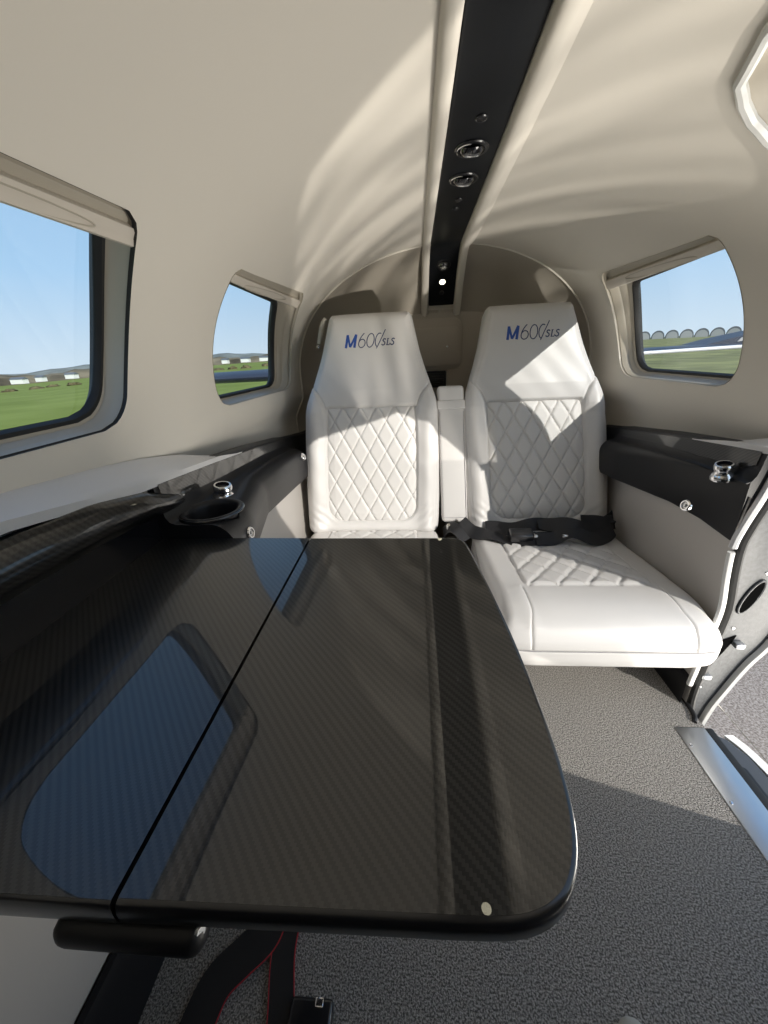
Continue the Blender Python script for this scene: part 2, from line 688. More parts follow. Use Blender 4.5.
for side, nm in ((-1, 'trim_1'), (1, 'trim_2')):
    loops = []
    ws = np.linspace(-1, 0.999, 70)
    for t in np.linspace(0, 1, 14):
        row = []
        for w in ws:
            A = liner(y_end(w), w, side)
            B = bulk_pt(w, side)
            e = math.sin(t * PI / 2) ** 0.85
            g = 1 - math.cos(t * PI / 2)
            q = 0.45 * t + 0.55 * g
            r = 0.45 * t + 0.55 * e
            row.append(Vector((A.x + (B.x - A.x) * q, A.y + (B.y - A.y) * r, A.z + (B.z - A.z) * q)))
        loops.append(row)
    mb = MB()
    mb.loft(loops, closed=False)
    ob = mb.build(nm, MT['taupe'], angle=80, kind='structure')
    path = [liner(y_end(w), w, side) - Vector((side * 0.002, 0.002, 0)) for w in np.linspace(-0.3, 0.96, 60)]
    MB().tube(path, 0.0032, 8).build('piping', MT['liner'], ob)
mb = MB()
mb.box((-0.5, YB, -0.86), (0.71, YB + 0.03, 0.16))
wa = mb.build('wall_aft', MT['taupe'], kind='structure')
path = [bulk_pt(w, -1) - Vector((0, 0.003, 0)) for w in np.linspace(-0.2, 0.9, 40)]
MB().tube(path, 0.003, 8).build('piping', MT['liner'], wa)

# unseen front closure, added to control the light on seats and floor
mb = MB()
mb.box((-0.52, -0.63, -0.86), (0.73, -0.6, 0.37), 0.01)
mb.build('front_light_block', MT['taupe'], kind='structure')

mb = MB()
mb.box((-0.40, -0.20, -0.86), (0.59, -0.16, -0.22), 0.012)  # unseen black panel added to cut ambient light reaching the carpet
mb.build('low_light_block', MT['black_satin'], kind='structure')

# floor
fl = MB().prism([(-.50, -.62, -.90), (.602, -.62, -.90), (.602, .688, -.90), (.672, .688, -.90), (.672, 1.71, -.90), (-.50, 1.71, -.90)], (0, 0, .045))
fl.build('floor', MT['carpet'], kind='structure')
# bound carpet edge around the doorway
MB().tube(catmull([(0.672, 0.86, -0.854), (0.672, 0.76, -0.853), (0.665, 0.715, -0.852), (0.655, 0.70, -0.852)], 6), 0.0055, 8).build('trim_3', MT['webbing'], kind='structure')

# lower side panels
mb = MB()
mb.loft([[(-.470, y, -.30), (-.445, y, -.36), (-.430, y, -.5), (-.415, y, -.72), (-.418, y, -.725)] for y in np.linspace(-.6, 1.6, 12)], closed=False)
mb.build('wall_left_lower', MT['panel'], kind='structure')
mb = MB()
mb.loft([[(-.412, y, -.72), (-.404, y, -.722), (-.400, y, -.74), (-.400, y, -.86), (-.43, y, -.86)] for y in np.linspace(-.6, 1.6, 12)], closed=False)
mb.build('baseboard_left', MT['black_satin'], kind='structure')
mb = MB()
mb.loft([[(.655 + .02 * smooth((y - 1.18) / .1), y, -.30), ((.650 if y < .9 else .640) + .035 * smooth((y - 1.18) / .1), y, -.37), (.659 + .02 * smooth((y - 1.18) / .1), y, -.45), (.679, y, -.56), (.676, y, -.72), (.668, y, -.80), (.668, y, -.86)] for y in np.linspace(.752, 1.6, 24)], closed=False)
mb.build('wall_right_lower', MT['panel'], angle=70, kind='structure')
mb = MB()
mb.loft([[(.668, y, -.775), (.660, y, -.778), (.657, y, -.79), (.657, y, -.86)] for y in np.linspace(.756, 1.6, 12)], closed=False)
mb.build('baseboard_right', MT['black_satin'], kind='structure')


# ------------------------------------------------------------------ windows
def window(n, side, outline, glass, gr, cass, slot, slant=0.0):
    """outline on the liner (Y, Z); glass = (y0, y1, z0, z1)"""
    cy = (glass[0] + glass[1]) / 2
    root = thing('window_%d' % n, None, None, on_liner(cy, glass[2], side), kind='structure')
    O = densify(outline, 0.02)
    g = rrect(glass[0], glass[1], glass[2], glass[3], gr)
    # nearest-by-angle matching of the outlines
    oc = ((min(p[0] for p in outline) + max(p[0] for p in outline)) / 2, (min(p[1] for p in outline) + max(p[1] for p in outline)) / 2)

    def ring(shift, off, base):
        """outline 'base' sampled at the same parameters as O"""
        return base, off
    G = []
    gx0, gx1, gz0, gz1 = glass
    ox0, ox1 = min(p[0] for p in outline), max(p[0] for p in outline)
    oz0, oz1 = min(p[1] for p in outline), max(p[1] for p in outline)
    for y, z in O:
        fy, fz = (y - ox0) / (ox1 - ox0), (z - oz0) / (oz1 - oz0)
        G.append((gx0 + fy * (gx1 - gx0), gz0 + fz * (gz1 - gz0 - slant * fy)))

    def mixed(t, off, grow=0.0):
        r = []
        for a, b in zip(O, G):
            y = a[0] + (b[0] - a[0]) * t
            z = a[1] + (b[1] - a[1]) * t
            if grow:
                cy_, cz_ = (gx0 + gx1) / 2, (gz0 + gz1) / 2
                dy = max(-1, min(1, (y - cy_) / ((gx1 - gx0) / 2))) * grow
                dz = max(-1, min(1, (z - cz_) / ((gz1 - gz0) / 2))) * grow
                y += dy
                z += dz
            r.append(on_liner(y, z, side, off))
        return r
    mb = MB()
    mb.loft([mixed(0, -0.0015), mixed(0, 0.004), mixed(0.12, 0.005)])
    mb.build('rim', MT['rubber'] if n == 1 else MT['reveal'], root)
    mb = MB()
    mb.loft([mixed(0.0, 0.004), mixed(0.10, 0.012), mixed(0.22, 0.018), mixed(0.26, 0.026), mixed(0.55, 0.031), mixed(0.62, 0.036), mixed(0.9, 0.038), mixed(1.0, 0.043)])
    mb.build('reveal', MT['reveal'], root)
    mb = MB()
    mb.loft([mixed(1.0, 0.040, 0.004), mixed(1.0, 0.037, 0.001), mixed(1.0, 0.037, -0.004), mixed(1.0, 0.043, -0.0075), mixed(1.0, 0.048, -0.0075)])
    mb.build('seal', MT['rubber'], root)
    # pane: curved acrylic, two faces
    ys = np.linspace(gx0 - 0.004, gx1 + 0.004, 16)
    zs = np.linspace(gz0 - 0.004, gz1 + 0.004, 12)
    A = np.array([[on_liner(y, z, side, 0.045) for z in zs] for y in ys])
    mb = MB()
    mb.grid(A)
    mb.build('pane', MT['glass'], root, angle=80)
    # outer skin around the opening keeps stray light out
    mb = MB()
    mb.loft([mixed(1.0, 0.046, -0.008), mixed(1.0, 0.06, 0.0), mixed(0.0, 0.06, 0.06)])
    mb.build('outer_frame', MT['rubber'], root)
    # shade housing along the top of the opening
    z_top, z_mid, z_low = cass
    y0, y1 = ox0 + 0.004, max(p[0] for p in outline if p[1] > z_low - .004) + .004
    rows = []
    for y in np.linspace(y0, y1, 40):
        e = min(y - y0, y1 - y)
        cut = 0.0 if e > 0.03 else (1 - math.sqrt(max(0, 1 - (1 - e / 0.03) ** 2))) * 0.022
        rows.append([on_liner(y, min(z_top + .004, .3) - cut, side, 0.014), on_liner(y, z_top - cut, side, 0.0085), on_liner(y, (z_top + z_mid) / 2, side, 0.010), on_liner(y, z_mid - slant * .4, side, 0.012)])
    mb = MB()
    mb.loft(rows, closed=False)
    mb.build('shade_slot', MT['reveal'], root, angle=50)
    rows = []
    for y in np.linspace(y0, y1, 40):
        z_mid, z_low = cass[1] - slant * .35 * (y - y0) / (y1 - y0), cass[2] - slant * .6 * (y - y0) / (y1 - y0)
        rows.append([on_liner(y, z_mid + .002, side, 0.013), on_liner(y, z_mid, side, 0.004), on_liner(y, z_mid - .003, side, 0.002), on_liner(y, (z_mid + z_low) / 2, side, 0.003), on_liner(y, z_low + .002, side, 0.001), on_liner(y, z_low, side, 0.004), on_liner(y, z_low, side, 0.016), on_liner(y, z_mid, side, 0.022)])
    mb = MB()
    mb.loft(rows, closed=True, cap0=True, cap1=True)
    sh = mb.build('shade_bar', MT['cassette'], root, angle=50)
    sy0, sy1 = slot
    zc = (cass[1] + cass[2] - slant * .45) / 2 - 0.001
    hgt = (z_mid - z_low) * 0.30
    path = []
    for i in range(48):
        a = 2 * PI * i / 48
        path.append(on_liner((sy0 + sy1) / 2 + (sy1 - sy0) / 2 * math.cos(a), zc + hgt * math.sin(a), side, 0.0024))
    mb = MB()
    mb.tube(path, 0.0012, 6, closed=True)
    mb.build('finger_pull', MT['reveal'], sh)
    return root


window(1, -1, WIN_BIG, (0.25, 0.664, -0.082, 0.172), 0.04, (0.178, 0.168, 0.150), (0.31, 0.555))
window(2, -1, WIN_AFT_L, (0.955, 1.450, -0.101, 0.148), 0.03, (0.171, 0.162, 0.149), (1.00, 1.26), .022)
window(3, 1, WIN_AFT_R, (0.928, 1.40, -0.098, 0.147), 0.03, (0.172, 0.162, 0.147), (1.00, 1.26), .024)

# ------------------------------------------------------------------ doorway
door = thing('door_1', None, None, (0.70, 0.75, -0.85), kind='structure')
inner = catmull([(.705, -.02), (.708, -.12), (.703, -.20), (.688, -.29), (.671, -.36), (.664, -.41), (.671, -.48), (.683, -.56), (.681, -.64), (.676, -.72), (.672, -.80), (.676, -.86), (.69, -.90), (.712, -.93)], 6)
outer = catmull([(.712, -.945), (.722, -.87), (.735, -.82), (.765, -.725), (.800, -.645), (.828, -.5), (.840, -.33), (.835, -.15), (.825, -.02)], 6)
mb = MB()
mb.prism([(x, .757, z) for x, z in inner + outer], (0, .05, 0))
cast = mb.build('jamb_casting', MT['casting'], door, angle=30)
# pockets in the casting: lock pin hole and lower latch recess, their inner shade painted as flat black patches
hp = [(0.728 + 0.014 * math.cos(a) * (1 + .0) + 0.012 * math.sin(a), 0.7565, -0.535 + 0.042 * math.sin(a)) for a in np.linspace(0, 2 * PI, 40)[:-1]]
mb = MB()
mb.tube([(p[0], p[1] - .001, p[2]) for p in hp], 0.003, 8, closed=True)
mb.build('pocket_rim', MT['casting'], cast)
mb = MB()
mb.add([(p[0], .7535, p[2]) for p in hp], [tuple(range(len(hp)))])
mb.build('pocket_shade', MT['recess_shade'], cast)
mb = MB()
mb.prism([(.700, .7550, -.655), (.728, .7550, -.640), (.722, .7550, -.665), (.694, .7550, -.735), (.688, .7550, -.735)], (0, .002, 0))
mb.build('latch_shade', MT['recess_shade'], cast)
for x, z in ((.737, -.66), (.690, -.755)):
    MB().box((x - .012, .742, z - .009), (x + .008, .757, z + .004), .003).build('latch_pin', MT['alu'], cast)
for x, z in ((.722, -.355), (.742, -.475), (.690, -.80), (.716, -.62)):
    MB().lathe([(0.0001, -.002), (.0028, -.0018), (.0034, 0)], (x, .757, z), (0, 1, 0), 14).build('screw', MT['chrome'], cast)
# white outer skin lip
mb = MB()
mb.loft([[(x + .000, .745, z), (x + .006, .742, z), (x + .012, .75, z), (x + .012, .83, z), (x, .83, z)] for x, z in outer], closed=True)
mb.build('outer_skin', MT['white'], door, angle=60)
# black seal and white inner trim following the liner edge
mb = MB()
mb.tube([(x + .006, .752, z) for x, z in inner], .0075, 8)
mb.build('seal', MT['rubber'], door)
edge = [(x, z) for x, z in inner if z < -.41]
mb = MB()
mb.tube([(x - .012, .752, z) for x, z in edge if z > -.79], .0065, 8)
mb.build('edge_trim', MT['white'], door)
mb = MB()
mb.tube([(x - .012, .752, z) for x, z in inner if -.42 < z < -.02], .0075, 8)
mb.build('edge_trim', MT['ledge'], door)
# bright trim round the upper opening
up = [p for p in densify(DOOR, .02) if p[1] > -.02]
up.sort(key=lambda p: math.atan2(p[1] + .1, p[0] - .39))
mb = MB()
mb.tube([on_liner(y, z, 1, -.002) for y, z in up], .007, 8)
mb.build('upper_trim', MT['white'], door)
mb = MB()
rows = []
for y, z in up:
    k = smooth((y - .25) / .4)
    m = smooth((z - .0) / .2)
    rows.append([on_liner(y - .065 * k * (.4 + .6 * m) * t, z - (.012 + .036 * k) * m * t, 1, .10 * t) for t in (0, .25, .5, .75, 1)])
mb.loft(rows, closed=False)
mb.build('upper_jamb', MT['reveal'], door, angle=70)
# sill plate
mb = MB()
mb.box((.602, -.12, -.862), (.668, .686, -.8525), .0015)
sp = mb.build('sill_plate', MT['alu'], door)
for y in (.52, .34, .64):
    MB().lathe([(0.0001, .0018), (.003, .0015), (.0036, 0)], (.610, y, -.8525), (0, 0, 1), 14).build('screw', MT['chrome'], sp)
mb = MB()
mb.box((.668, -.12, -.95), (.70, .70, -.87), .004)
mb.build('sill_side', MT['rubber'], door)

# lowered airstair door outside the sill
air = thing('airstair_door', 'lowered charcoal door with a white outer edge just outside the metal sill', 'door', (.80, .3, -1.2))
mb = MB()
poly = [(.742, .748, -.945), (.775, .728, -.948), (.800, .69, -.955), (.812, .60, -.96), (.815, .0, -.96), (.80, -.08, -.955), (.742, -.1, -.945)]
mb.prism(poly, (.10, 0, -.24))
mb.build('lining', MT['door_grey'], air, angle=30)
mb = MB()
mb.box((.735, .05, -.962), (.762, .655, -.938), .006)
mb.build('step_tread', MT['black_satin'], air)
pth = [(.785, .742, -.952), (.806, .705, -.957), (.822, .65, -.964), (.828, .58, -.966), (.829, .0, -.966)]
mb = MB()
pp = catmull(pth, 6)
mb.loft([[(x - .008, y, z + .004), (x + .012, y, z + .006), (x + .016, y, z - .004), (x + .115, y, z - .245), (x + .095, y, z - .245)] for x, y, z in pp], closed=True, cap0=True, cap1=True)
mb.build('outer_skin', MT['white'], air, angle=40)

# ------------------------------------------------------------------ side ledges and consoles


def tz(Y):
    return lerp(Y, [-1, .35, .56, .8, 1.05, 1.39, 1.55], [-.145, -.156, -.188, -.208, -.232, -.274, -.29])


def console_section(Y, side):
    if side < 0:
        hi = lerp(Y, [.58, .62, .70, .78, .90, 1.2, 1.6], [.425, .432, .437, .455, .482, .488, .485])
    else:
        hi = lerp(Y, [.74, .85, 1.0, 1.2, 1.6], [.545, .535, .522, .508, .495])
    t = tz(Y)
    zt = -.272 if Y < .9 else lerp(Y, [.9, 1.1, 1.5], [-.272, -.283, -.325])
    zl = lerp(Y, [.6, .9, 1.2, 1.6], [-.375, -.378, -.402, -.43]) if side < 0 else lerp(Y, [.757, .85, .95, 1.2, 1.6], [-.402, -.388, -.385, -.405, -.43])
    P = [(.600, t + .000), (.566, t + .001), (.559, t - .003), (.557, t - .010), (.554, t - .04), (.551, zt + .014), (.545, zt + .004), (.535, zt)]
    n = 9
    r = min(.045, (.535 - hi) * 0.9 + .004)
    P += [(hi + r + (.535 - hi - r) * .5, zt - .001)]
    for i in range(n + 1):
        a = PI / 2 * i / n
        P.append((hi + r - r * math.sin(a), zt - r * 1.15 + r * 1.15 * math.cos(a)))
    P += [(hi + .002, zl + .012), (hi + .006, zl), (hi + .02, zl), (.555, zl + .01)]
    return P, t, zt, hi


def console(side, y0, y1, label):
    c = thing('side_console', label, 'armrest console', (XC + side * .5, (y0 + y1) / 2, -.40))
    rows = []
    for y in np.linspace(y0, y1, 48):
        P, t, zt, hi = console_section(y, side)
        rows.append([(XC + side * h, y, z) for h, z in P])
    mb = MB()
    mb.loft(rows, closed=True, cap0=True, cap1=True)
    body = mb.build('body', MT['black_satin'], c, angle=40)
    # narrow return of the ledge along the wall, behind the seat
    rows = []
    for y in np.linspace(y1 - .02, 1.60 if side < 0 else 1.40, 12):
        t, hw = tz(y), half(y)
        rows.append([(XC + side * a, y, b) for a, b in ((hw - .001, t), (hw - .012, t), (hw - .019, t - .006), (hw - .020, t - .02), (hw - .020, -.41), (hw - .001, -.41))])
    mb = MB()
    mb.loft(rows, closed=True, cap0=True, cap1=True)
    mb.build('ledge_return', MT['black_satin'], c, angle=40)
    # glossy carbon inlay on the upright back of the ledge
    rows = []
    for y in np.linspace(y0 + .012, y1 - .02, 40):
        P, t, zt, hi = console_section(y, side)
        k = smooth((y - y0) / .12)
        lo = t - .014 - (.050 * k + .02)
        lo = max(lo, zt + .012)
        rows.append([(XC + side * .5595, y, t - .006), (XC + side * .5555, y, t - .008), (XC + side * .5525, y, lo + .002), (XC + side * .5555, y, lo)])
    mb = MB()
    mb.loft(rows, closed=False)
    mb.build('carbon_inlay', MT['carbon'], c, angle=50)
    return c, body


cl, body = console(-1, .60, 1.312, 'black console with a round cup holder between the table and the aft side window')
cr, _ = console(1, .757, 1.30, 'black console beside the doorway, with a silver air outlet but no cup holder')
# cup holder: real recess
CUP = (-.392, .662)
cyl = MB().lathe([(.047, 0), (.047, .12)], (CUP[0], CUP[1], -.345), (0, 0, 1), 48, True, True).build('cutter', MT['rubber'], cl)
md = body.modifiers.new('cut', 'BOOLEAN')
md.object = cyl
md.solver = 'EXACT'
dg = bpy.context.evaluated_depsgraph_get()
me2 = bpy.data.meshes.new_from_object(body.evaluated_get(dg))
body.modifiers.clear()
old = body.data
body.data = me2
bpy.data.meshes.remove(old)
bpy.data.objects.remove(cyl)
ch = MB().lathe([(.0485, -.002), (.0565, .0005), (.058, .003), (.0565, .0058), (.052, .0065), (.0485, .004), (.0455, -.005), (.043, -.062), (.0001, -.064)], (CUP[0], CUP[1], -.2725), (0, 0, 1), 56).build('cup_holder', MT['black_satin'], cl, angle=50)
MB().lathe([(.0585, .0005), (.0600, .0025), (.0592, .0042), (.0578, .0045)], (CUP[0], CUP[1], -.2725), (0, 0, 1), 56).build('rim', MT['black_edge'], ch)


def gasper(parent, c, ax, s=1.0):
    d = Vector(ax).normalized()
    g = MB().lathe([(.024 * s, -.004), (.0235 * s, .002), (.020 * s, .007), (.0175 * s, .011), (.0172 * s, .016), (.0185 * s, .0175), (.0185 * s, .026), (.0165 * s, .029), (.0135 * s, .029)], c, ax, 36).build('air_outlet', MT['chrome'], parent, angle=35)
    MB().lathe([(.0135 * s, .029), (.0125 * s, .022), (.0001, .018)], c, ax, 36).build('nozzle', MT['black_gloss'], g)


def jack(parent, c, ax):
    g = MB().lathe([(.0125, -.002), (.0125, .002), (.0105, .0045), (.0085, .0045)], c, ax, 28).build('headset_socket', MT['chrome'], parent, angle=35)
    MB().lathe([(.0085, .0045), (.007, .002), (.003, .0018), (.0025, .005), (.0001, .005)], c, ax, 24).build('centre_pin', MT['lens'], g)


gasper(cl, (-.415, .757, -.277), (.15, -.1, 1), 1.05)
jack(cl, (-.329, .668, -.322), (1, -.05, .15))
jack(cl, (-.383, 1.27, -.325), (1, -.2, .6))
gasper(cr, (.640, .815, -.275), (-.25, -.1, 1), .95)
jack(cr, (.576, .805, -.336), (-1, -.1, .25))


def ledge_out(Y):
    return lerp(Y, [-.6, .40, .48, .555, .645, .765, .86, .93], [-.128, -.138, -.145, -.151, -.162, -.185, -.212, -.2225])


for side, nm in ((-1, 'trim_4'), (1, 'trim_5')):
    y0 = -.6 if side < 0 else .757
    rows = []
    for y in np.linspace(y0, .965, 50):
        dz = -.008 * smooth((y - .84) / .12)
        rows.append([(a, b, c + dz) for a, b, c in [(XC + side * (half(y) + .002), y, ledge_out(y) + .002), (XC + side * .592, y, ledge_out(y) - .001), (XC + side * .570, y, (ledge_out(y) * .35 + tz(y) * .65)), (XC + side * .557, y, tz(y) + .003), (XC + side * .557, y, tz(y) - .01)]])
    MB().loft(rows, closed=False).build(nm, MT['ledge'], kind='structure', angle=60)

# carbon stowage cover beside the table
cov = thing('stowage_cover', 'glossy carbon cover on the side wall below the large window, beside the table', 'cover', (-.49, .2, -.3))


def cover_top(Y):
    return lerp(Y, [-.6, .35, .47, .57, .66, .71], [-.162, -.172, -.180, -.199, -.232, -.256])


rows = []
for y in np.linspace(-.58, .70, 60):
    zt = cover_top(y)
    zb = -.292
    e = smooth((.70 - y) / .10)
    bulge = .020 * e
    row = [(-.455, y, zt + .0005)]
    for t in np.linspace(0, 1, 12):
        z = zt + (zb - zt) * t
        x = -.450 + bulge * math.sin(PI * min(t * 1.25, 1)) * (1 - t * .3) - .055 * smooth((t - .25) / .75)
        row.append((x, y, z))
    rows.append(row)
MB().loft(rows, closed=False).build('cover_panel', MT['carbon'], cov, angle=50)
MB().tube([(-.499, y, -.290) for y in np.linspace(-.58, .60, 20)], .007, 10).build('lower_rail', MT['black_satin'], cov)
MB().loft([[(-.458, y, tz(y) - .004), (-.4575, y, tz(y) - .03), (-.462, y, -.3)] for y in np.linspace(-.58, .62, 20)], closed=False).build('back_panel', MT['black_gloss'], cov)

# ------------------------------------------------------------------ folding table
tab = thing('folding_table', 'large glossy carbon fibre folding table with a hinge seam, filling the lower left', 'table', (-.2, .35, -.34))
outl = [(-.1852, .601)] + catmull([(.045, .5965), (.068, .593), (.082, .579), (.090, .53), (.0985, .45), (.1055, .37), (.109, .31), (.1105, .25), (.110, .205), (.1065, .170), (.098, .143), (.083, .124), (.058, .1135), (.02, .111)], 6) + [(-.1852, .108)]
inl = [(-.505, .613), (-.400, .606), (-.1876, .601), (-.1876, .108), (-.505, .106)]


def slab(poly, z, th, inset, name, parent, side_open=()):
    """flat leaf: inset top face, bull-nosed edge"""
    P = [Vector((x, y)) for x, y in poly]
    n = len(P)
    nor = []
    area = sum(P[i].x * P[(i + 1) % n].y - P[(i + 1) % n].x * P[i].y for i in range(n))
    sg = -1 if area < 0 else 1
    for i in range(n):
        a, b, c = P[i - 1], P[i], P[(i + 1) % n]
        n1 = Vector(((b - a).y, -(b - a).x)).normalized() * sg
        n2 = Vector(((c - b).y, -(c - b).x)).normalized() * sg
        m = (n1 + n2)
        m = m / max(.3, m.length_squared / 2) if m.length > 1e-6 else n1
        nor.append(m)

    def loop(d, zz):
        # the two leaves meet closely at the hinge, so that edge is hardly rounded
        return [((p.x + q.x * d if abs(p.x + .1863) > .004 else p.x + math.copysign(min(abs(d), .0006), q.x * d)), p.y + q.y * d, zz) for p, q in zip(P, nor)]
    mb = MB()
    mb.loft([loop(-inset, z), loop(-inset, z - .002)], True, True, False)
    leaf = mb.build(name, MT['carbon'], parent, angle=30)
    mb = MB()
    mb.loft([loop(-inset, z - .0003), loop(-inset * .55, z - .0008), loop(-inset * .25, z - .0022), loop(0, z - th * .32), loop(0, z - th * .7), loop(-inset * .5, z - th * .95), loop(-inset * 1.5, z - th)], True, False, True)
    mb.build('edge_band', MT['black_edge'], leaf, angle=50)
    return leaf


slab(outl, -.300, .025, .0045, 'outboard_leaf', tab)
slab(inl, -.300, .025, .0035, 'inboard_leaf', tab)
mb = MB()
mb.tube([(-.1864, .113, -.309), (-.1864, .60, -.309)], .0030, 10)
mb.build('hinge', MT['black_edge'], tab)
mb = MB()
mb.box((-.237, .102, -.348), (-.137, .140, -.3265), .009, 4)
mb.box((-.225, .125, -.350), (-.150, .50, -.3255), .006, 3)
br = mb.build('support_bracket', MT['black_satin'], tab)
mb = MB()
mb.box((-.45, .22, -.36), (-.20, .30, -.332), .006, 3)
mb.build('support_arm', MT['black_satin'], tab)
MB().lathe([(.004, -.003), (.004, .002), (.003, .003), (.0001, .003)], (-.141, .112, -.332), (1, -.4, .3), 16).build('bolt', MT['alu'], br)

# ------------------------------------------------------------------ overhead strip
ovh = thing('overhead_panel', 'long black gloss strip with air vents and lights along the ceiling centre', 'overhead panel', (XC + .004, .6, .33))
rows = []
for y in np.linspace(-.58, 1.675, 90):
    z = strip_z(y)
    rows.append([(XC - .0435, y, z + .004), (XC - .0425, y, z - .003), (XC - .038, y, z - .0042), (XC + .046, y, z - .0042), (XC + .0505, y, z - .003), (XC + .0515, y, z + .004)])
MB().loft(rows, closed=False).build('strip', MT['strip'], ovh, angle=30)


def on_strip(y, x=0.004):
    e = .004
    p = Vector((XC + x, y, strip_z(y) - .0045))
    t = Vector((0, 2 * e, strip_z(y + e) - strip_z(y - e))).normalized()
    n = Vector((1, 0, 0)).cross(t).normalized()
    if n.z > 0:
        n = -n
    return p, n


def eyeball(y, s=1.0):
    p, n = on_strip(y)
    v = MB().lathe([(.023 * s, -.001), (.0245 * s, .0012), (.0235 * s, .003), (.019 * s, .0035), (.0185 * s, .001)], p, n, 40).build('air_vent', MT['black_edge'], ovh, angle=35)
    q = n + Vector((0, .5, 0))
    MB().lathe([(.0185 * s, -.003), (.017 * s, .004), (.013 * s, .0085), (.009 * s, .0105)], p, q, 36).build('eyeball', MT['black_gloss'], v)
    MB().lathe([(.0135 * s, .0078), (.0115 * s, .0108), (.0095 * s, .0112), (.0085 * s, .0098), (.0001, .0095)], p, q, 32).build('nozzle', MT['lens'], v)
    MB().tube([p + n * .0034 + Vector((.0215 * s * math.cos(a), .0215 * s * math.sin(a), 0)) for a in np.linspace(PI * .85, PI * 1.45, 14)], .0010, 6).build('chrome_lip', MT['chrome'], v)


def led(y, lit=True, s=1.0, x=.004):
    p, n = on_strip(y, x)
    v = MB().lathe([(.0125 * s, -.001), (.0135 * s, .001), (.0125 * s, .0022), (.0108 * s, .002)], p, n, 32).build('reading_light', MT['black_edge'], ovh)
    MB().lathe([(.0108 * s, .0015), (.006 * s, .003), (.0001, .0034)], p, n, 28).build('lens', MT['led'] if lit else MT['black_gloss'], v)


def button(y, x=.004, s=1.0):
    p, n = on_strip(y, x)
    v = MB().lathe([(.0085 * s, -.001), (.009 * s, .001), (.008 * s, .0022), (.0065 * s, .0015)], p, n, 28).build('switch', MT['black_edge'], ovh)
    MB().lathe([(.0060 * s, .0010), (.005 * s, .0018), (.0001, .0018)], p, n, 24).build('button', MT['black_satin'], v)


eyeball(.885, 1.22)
eyeball(1.005, 1.22)
button(.795, .006, 1.1)
button(1.11, .006, .9)
button(1.165, .004, .8)
eyeball(1.555, .95)
led(1.608, True, .95)
button(1.638, .004, 1.0)
led(.375, True, .85, .012)

# ------------------------------------------------------------------ seats
REC = math.atan2(.18, .72)
SUP = np.array([0, math.sin(REC), math.cos(REC)])
SN = np.array([0, -math.cos(REC), math.sin(REC)])
SP0 = np.array([0, 1.25, -.61])
HT = .754


def hwid(h):
    h = np.asarray(h, float)
    b = np.interp(h, [0, .012, .05, .12, .26, .36, .42, .455, .487, .525, .58, .633, .70, .735, HT], [.229, .236, .2395, .2415, .2425, .240, .236, .230, .218, .204, .184, .167, .151, .1425, .1385])
    k = np.clip((h - (HT - .02)) / .02, 0, 1)
    b = b - .02 * (1 - np.sqrt(1 - k * k))
    k2 = np.clip((.03 - h) / .03, 0, 1)
    return b - .016 * (1 - np.sqrt(1 - k2 * k2))


# smooth the outline once
_hh = np.linspace(0, HT, 600)
_hw = hwid(_hh)
_k = np.ones(25) / 25
_sm = np.convolve(np.pad(_hw, 12, mode='edge'), _k, 'valid')
_bl = np.clip(np.minimum(_hh - .035, HT - .045 - _hh) / .02, 0, 1)
_hw = _hw * (1 - _bl) + _sm * _bl


def HW(h):
    return np.interp(h, _hh, _hw)


QH0, QH1, QW, QR = .042, .447, .1615, .060


def quilt_sd(x, h):
    """signed distance to the quilted panel outline (negative inside)"""
    qw = QW - .006 * np.clip((h - .3) / .15, 0, 1)
    cx = 0
    cy = (QH0 + QH1) / 2
    r = np.where(h < cy, QR, .010)
    dx = np.abs(x) - (qw - r)
    dy = np.abs(h - cy) - ((QH1 - QH0) / 2 - r)
    return np.minimum(np.maximum(dx, dy), 0) + np.hypot(np.maximum(dx, 0), np.maximum(dy, 0)) - r


def seam_curve(side):
    return catmull([(side * .2035, .522), (side * .192, .505), (side * .176, .485), (side * .165, .462), (side * .157, .440)], 8)


def seg_dist(x, h, pts):
    d = np.full(x.shape, 9.0)
    for (ax, ay), (bx, by) in zip(pts[:-1], pts[1:]):
        vx, vy = bx - ax, by - ay
        t = np.clip(((x - ax) * vx + (h - ay) * vy) / (vx * vx + vy * vy), 0, 1)
        d = np.minimum(d, np.hypot(x - ax - t * vx, h - ay - t * vy))
    return d


